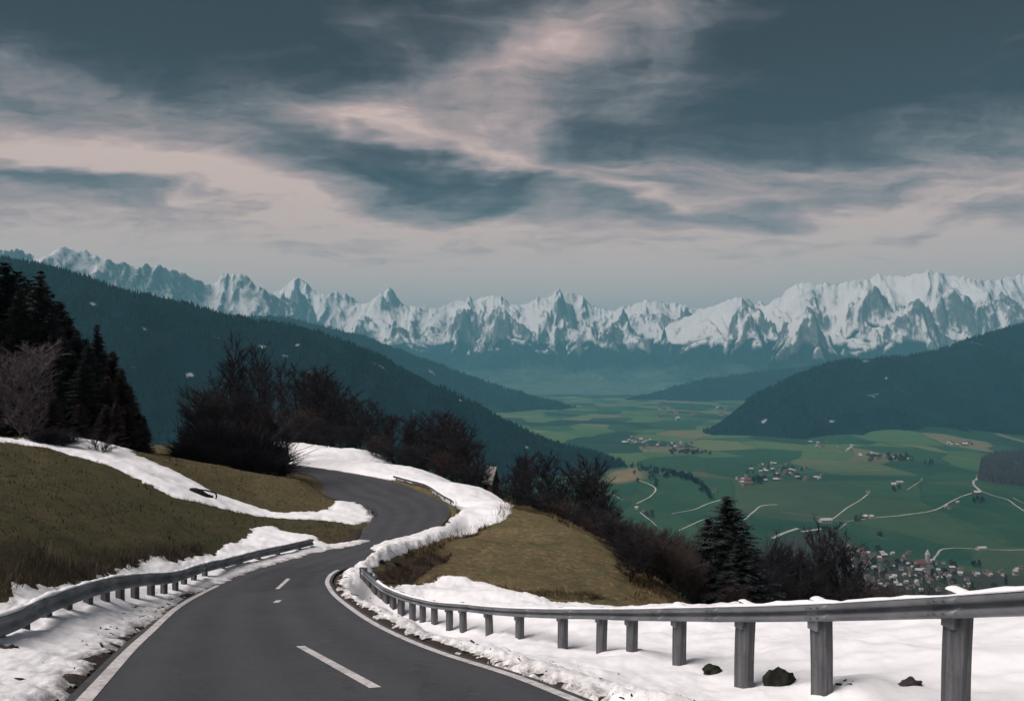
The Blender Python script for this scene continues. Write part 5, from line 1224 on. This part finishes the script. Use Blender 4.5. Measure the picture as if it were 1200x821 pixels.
st2 = nt.noise(nt.mapping(ps, (2.0, 6.0, 1), rot=(0, 0, -.2)), 1.3, 8, .65, 1.2)
hz = nt.rng(E, .05, .32, 1.0, .0)                            # veil thickens towards the horizon
base = nt.m('ADD', nt.m('MULTIPLY', hz, .98), .20)
d = nt.m('ADD', base, d)
d = nt.m('ADD', d, nt.m('MULTIPLY', nt.m('SUBTRACT', st1, .5), .45))
d = nt.m('ADD', d, nt.m('MULTIPLY', nt.m('SUBTRACT', st2, .5), .30))
ae = nt.node('ShaderNodeCombineXYZ', {0: nt.m('MULTIPLY', Aw, 3.0), 1: nt.m('MULTIPLY', Ew, 7.5), 2: 0.})
pf = nt.noise(nt.mapping(ae, (1, 1, 1), rot=(0, 0, .25)), 1.5, 10, .62, .9)
pf2 = nt.noise(nt.mapping(ae, (1, 1, 1), loc=(3.3, 1.7, 0)), 4.0, 8, .66, 1.4)
d = nt.m('ADD', d, nt.m('MULTIPLY', nt.m('SUBTRACT', pf, .47), .95))
d = nt.m('ADD', d, nt.m('MULTIPLY', nt.m('SUBTRACT', pf2, .5), .46))
st3 = nt.noise(nt.node('ShaderNodeCombineXYZ', {0: nt.m('MULTIPLY', Aw, 2.2), 1: nt.m('MULTIPLY', nt.m('ADD', Ew, nt.m('MULTIPLY', A, .04)), 26.0), 2: 0.}), 1.0, 6, .6, .5)
d = nt.m('ADD', d, nt.m('MULTIPLY', nt.m('SUBTRACT', st3, .54), .62))
cl = nt.ramp(d, [(0.0, S(42, 20, 24)), (.22, S(72, 60, 64)), (.42, S(110, 102, 104)), (.60, S(150, 134, 133)), (.82, S(192, 164, 159)), (1.0, S(228, 196, 184))])
k = 1.0 / (0.1 * 2 ** EV)
lo = nt.rng(E, .02, .17, 1.0, 0.0)          # sunlit veil low over the ranges
cl = nt.mix(nt.m('MULTIPLY', lo, .42), cl, S(255, 232, 222))
cl = nt.mix(1.0, cl, (k, k, k, 1), 'MULTIPLY')
ns = nt.mix(1.0, sky.outputs[0], (.012, .013, .014, 1), 'MULTIPLY')
nt.set(bg.inputs[0], nt.mix(1.0, cl, ns, 'ADD')); bg.inputs[1].default_value = 0.1

HAZE = True
if HAZE:
    m = bpy.data.materials.new("haze_air"); m.use_nodes = True; t = NT(m.node_tree)
    t.n.remove(t.n['Principled BSDF'])
    pv = t.node('ShaderNodeVolumePrincipled'); pv.inputs['Color'].default_value = (.24, .68, .87, 1)
    pv.inputs['Density'].default_value = 5.2e-5; pv.inputs['Anisotropy'].default_value = 0.0
    t.l.new(pv.outputs[0], t.n['Material Output'].inputs['Volume'])
    x0, x1_, y0, y1_, z0, z1_ = -42000, 42000, -6000, 42000, -620, 2080
    V = [(x, y, z) for z in (z0, z1_) for y in (y0, y1_) for x in (x0, x1_)]
    Fc = [[0, 2, 3, 1], [4, 5, 7, 6], [0, 1, 5, 4], [2, 6, 7, 3], [0, 4, 6, 2], [1, 3, 7, 5]]
    tag(obj("haze", mesh_data("haze", V, np.array(Fc), m)), kind="stuff")

cam = bpy.data.cameras.new("camera"); cam.sensor_width = 36; cam.lens = 36 * F / 1200; cam.shift_y = (HV - 410.5) / 1200
cam.clip_start = .1; cam.clip_end = 200000
co = link(bpy.data.objects.new("camera", cam)); co.location = (0, 0, 0); co.rotation_euler = (math.pi / 2, 0, 0)
scene.camera = co
scene.view_settings.view_transform = 'Standard'; scene.view_settings.look = 'None'
scene.view_settings.exposure = EV; scene.view_settings.gamma = 1.0; scene.view_settings.use_curve_mapping = False
scene.render.engine = 'CYCLES'
cy = scene.cycles
cy.max_bounces = 4; cy.diffuse_bounces = 2; cy.glossy_bounces = 2; cy.transmission_bounces = 2; cy.volume_bounces = 0; cy.transparent_max_bounces = 8
cy.use_denoising = True; cy.denoiser = 'OPENIMAGEDENOISE'; cy.use_adaptive_sampling = True; cy.adaptive_threshold = .02
cy.sample_clamp_indirect = 4.0
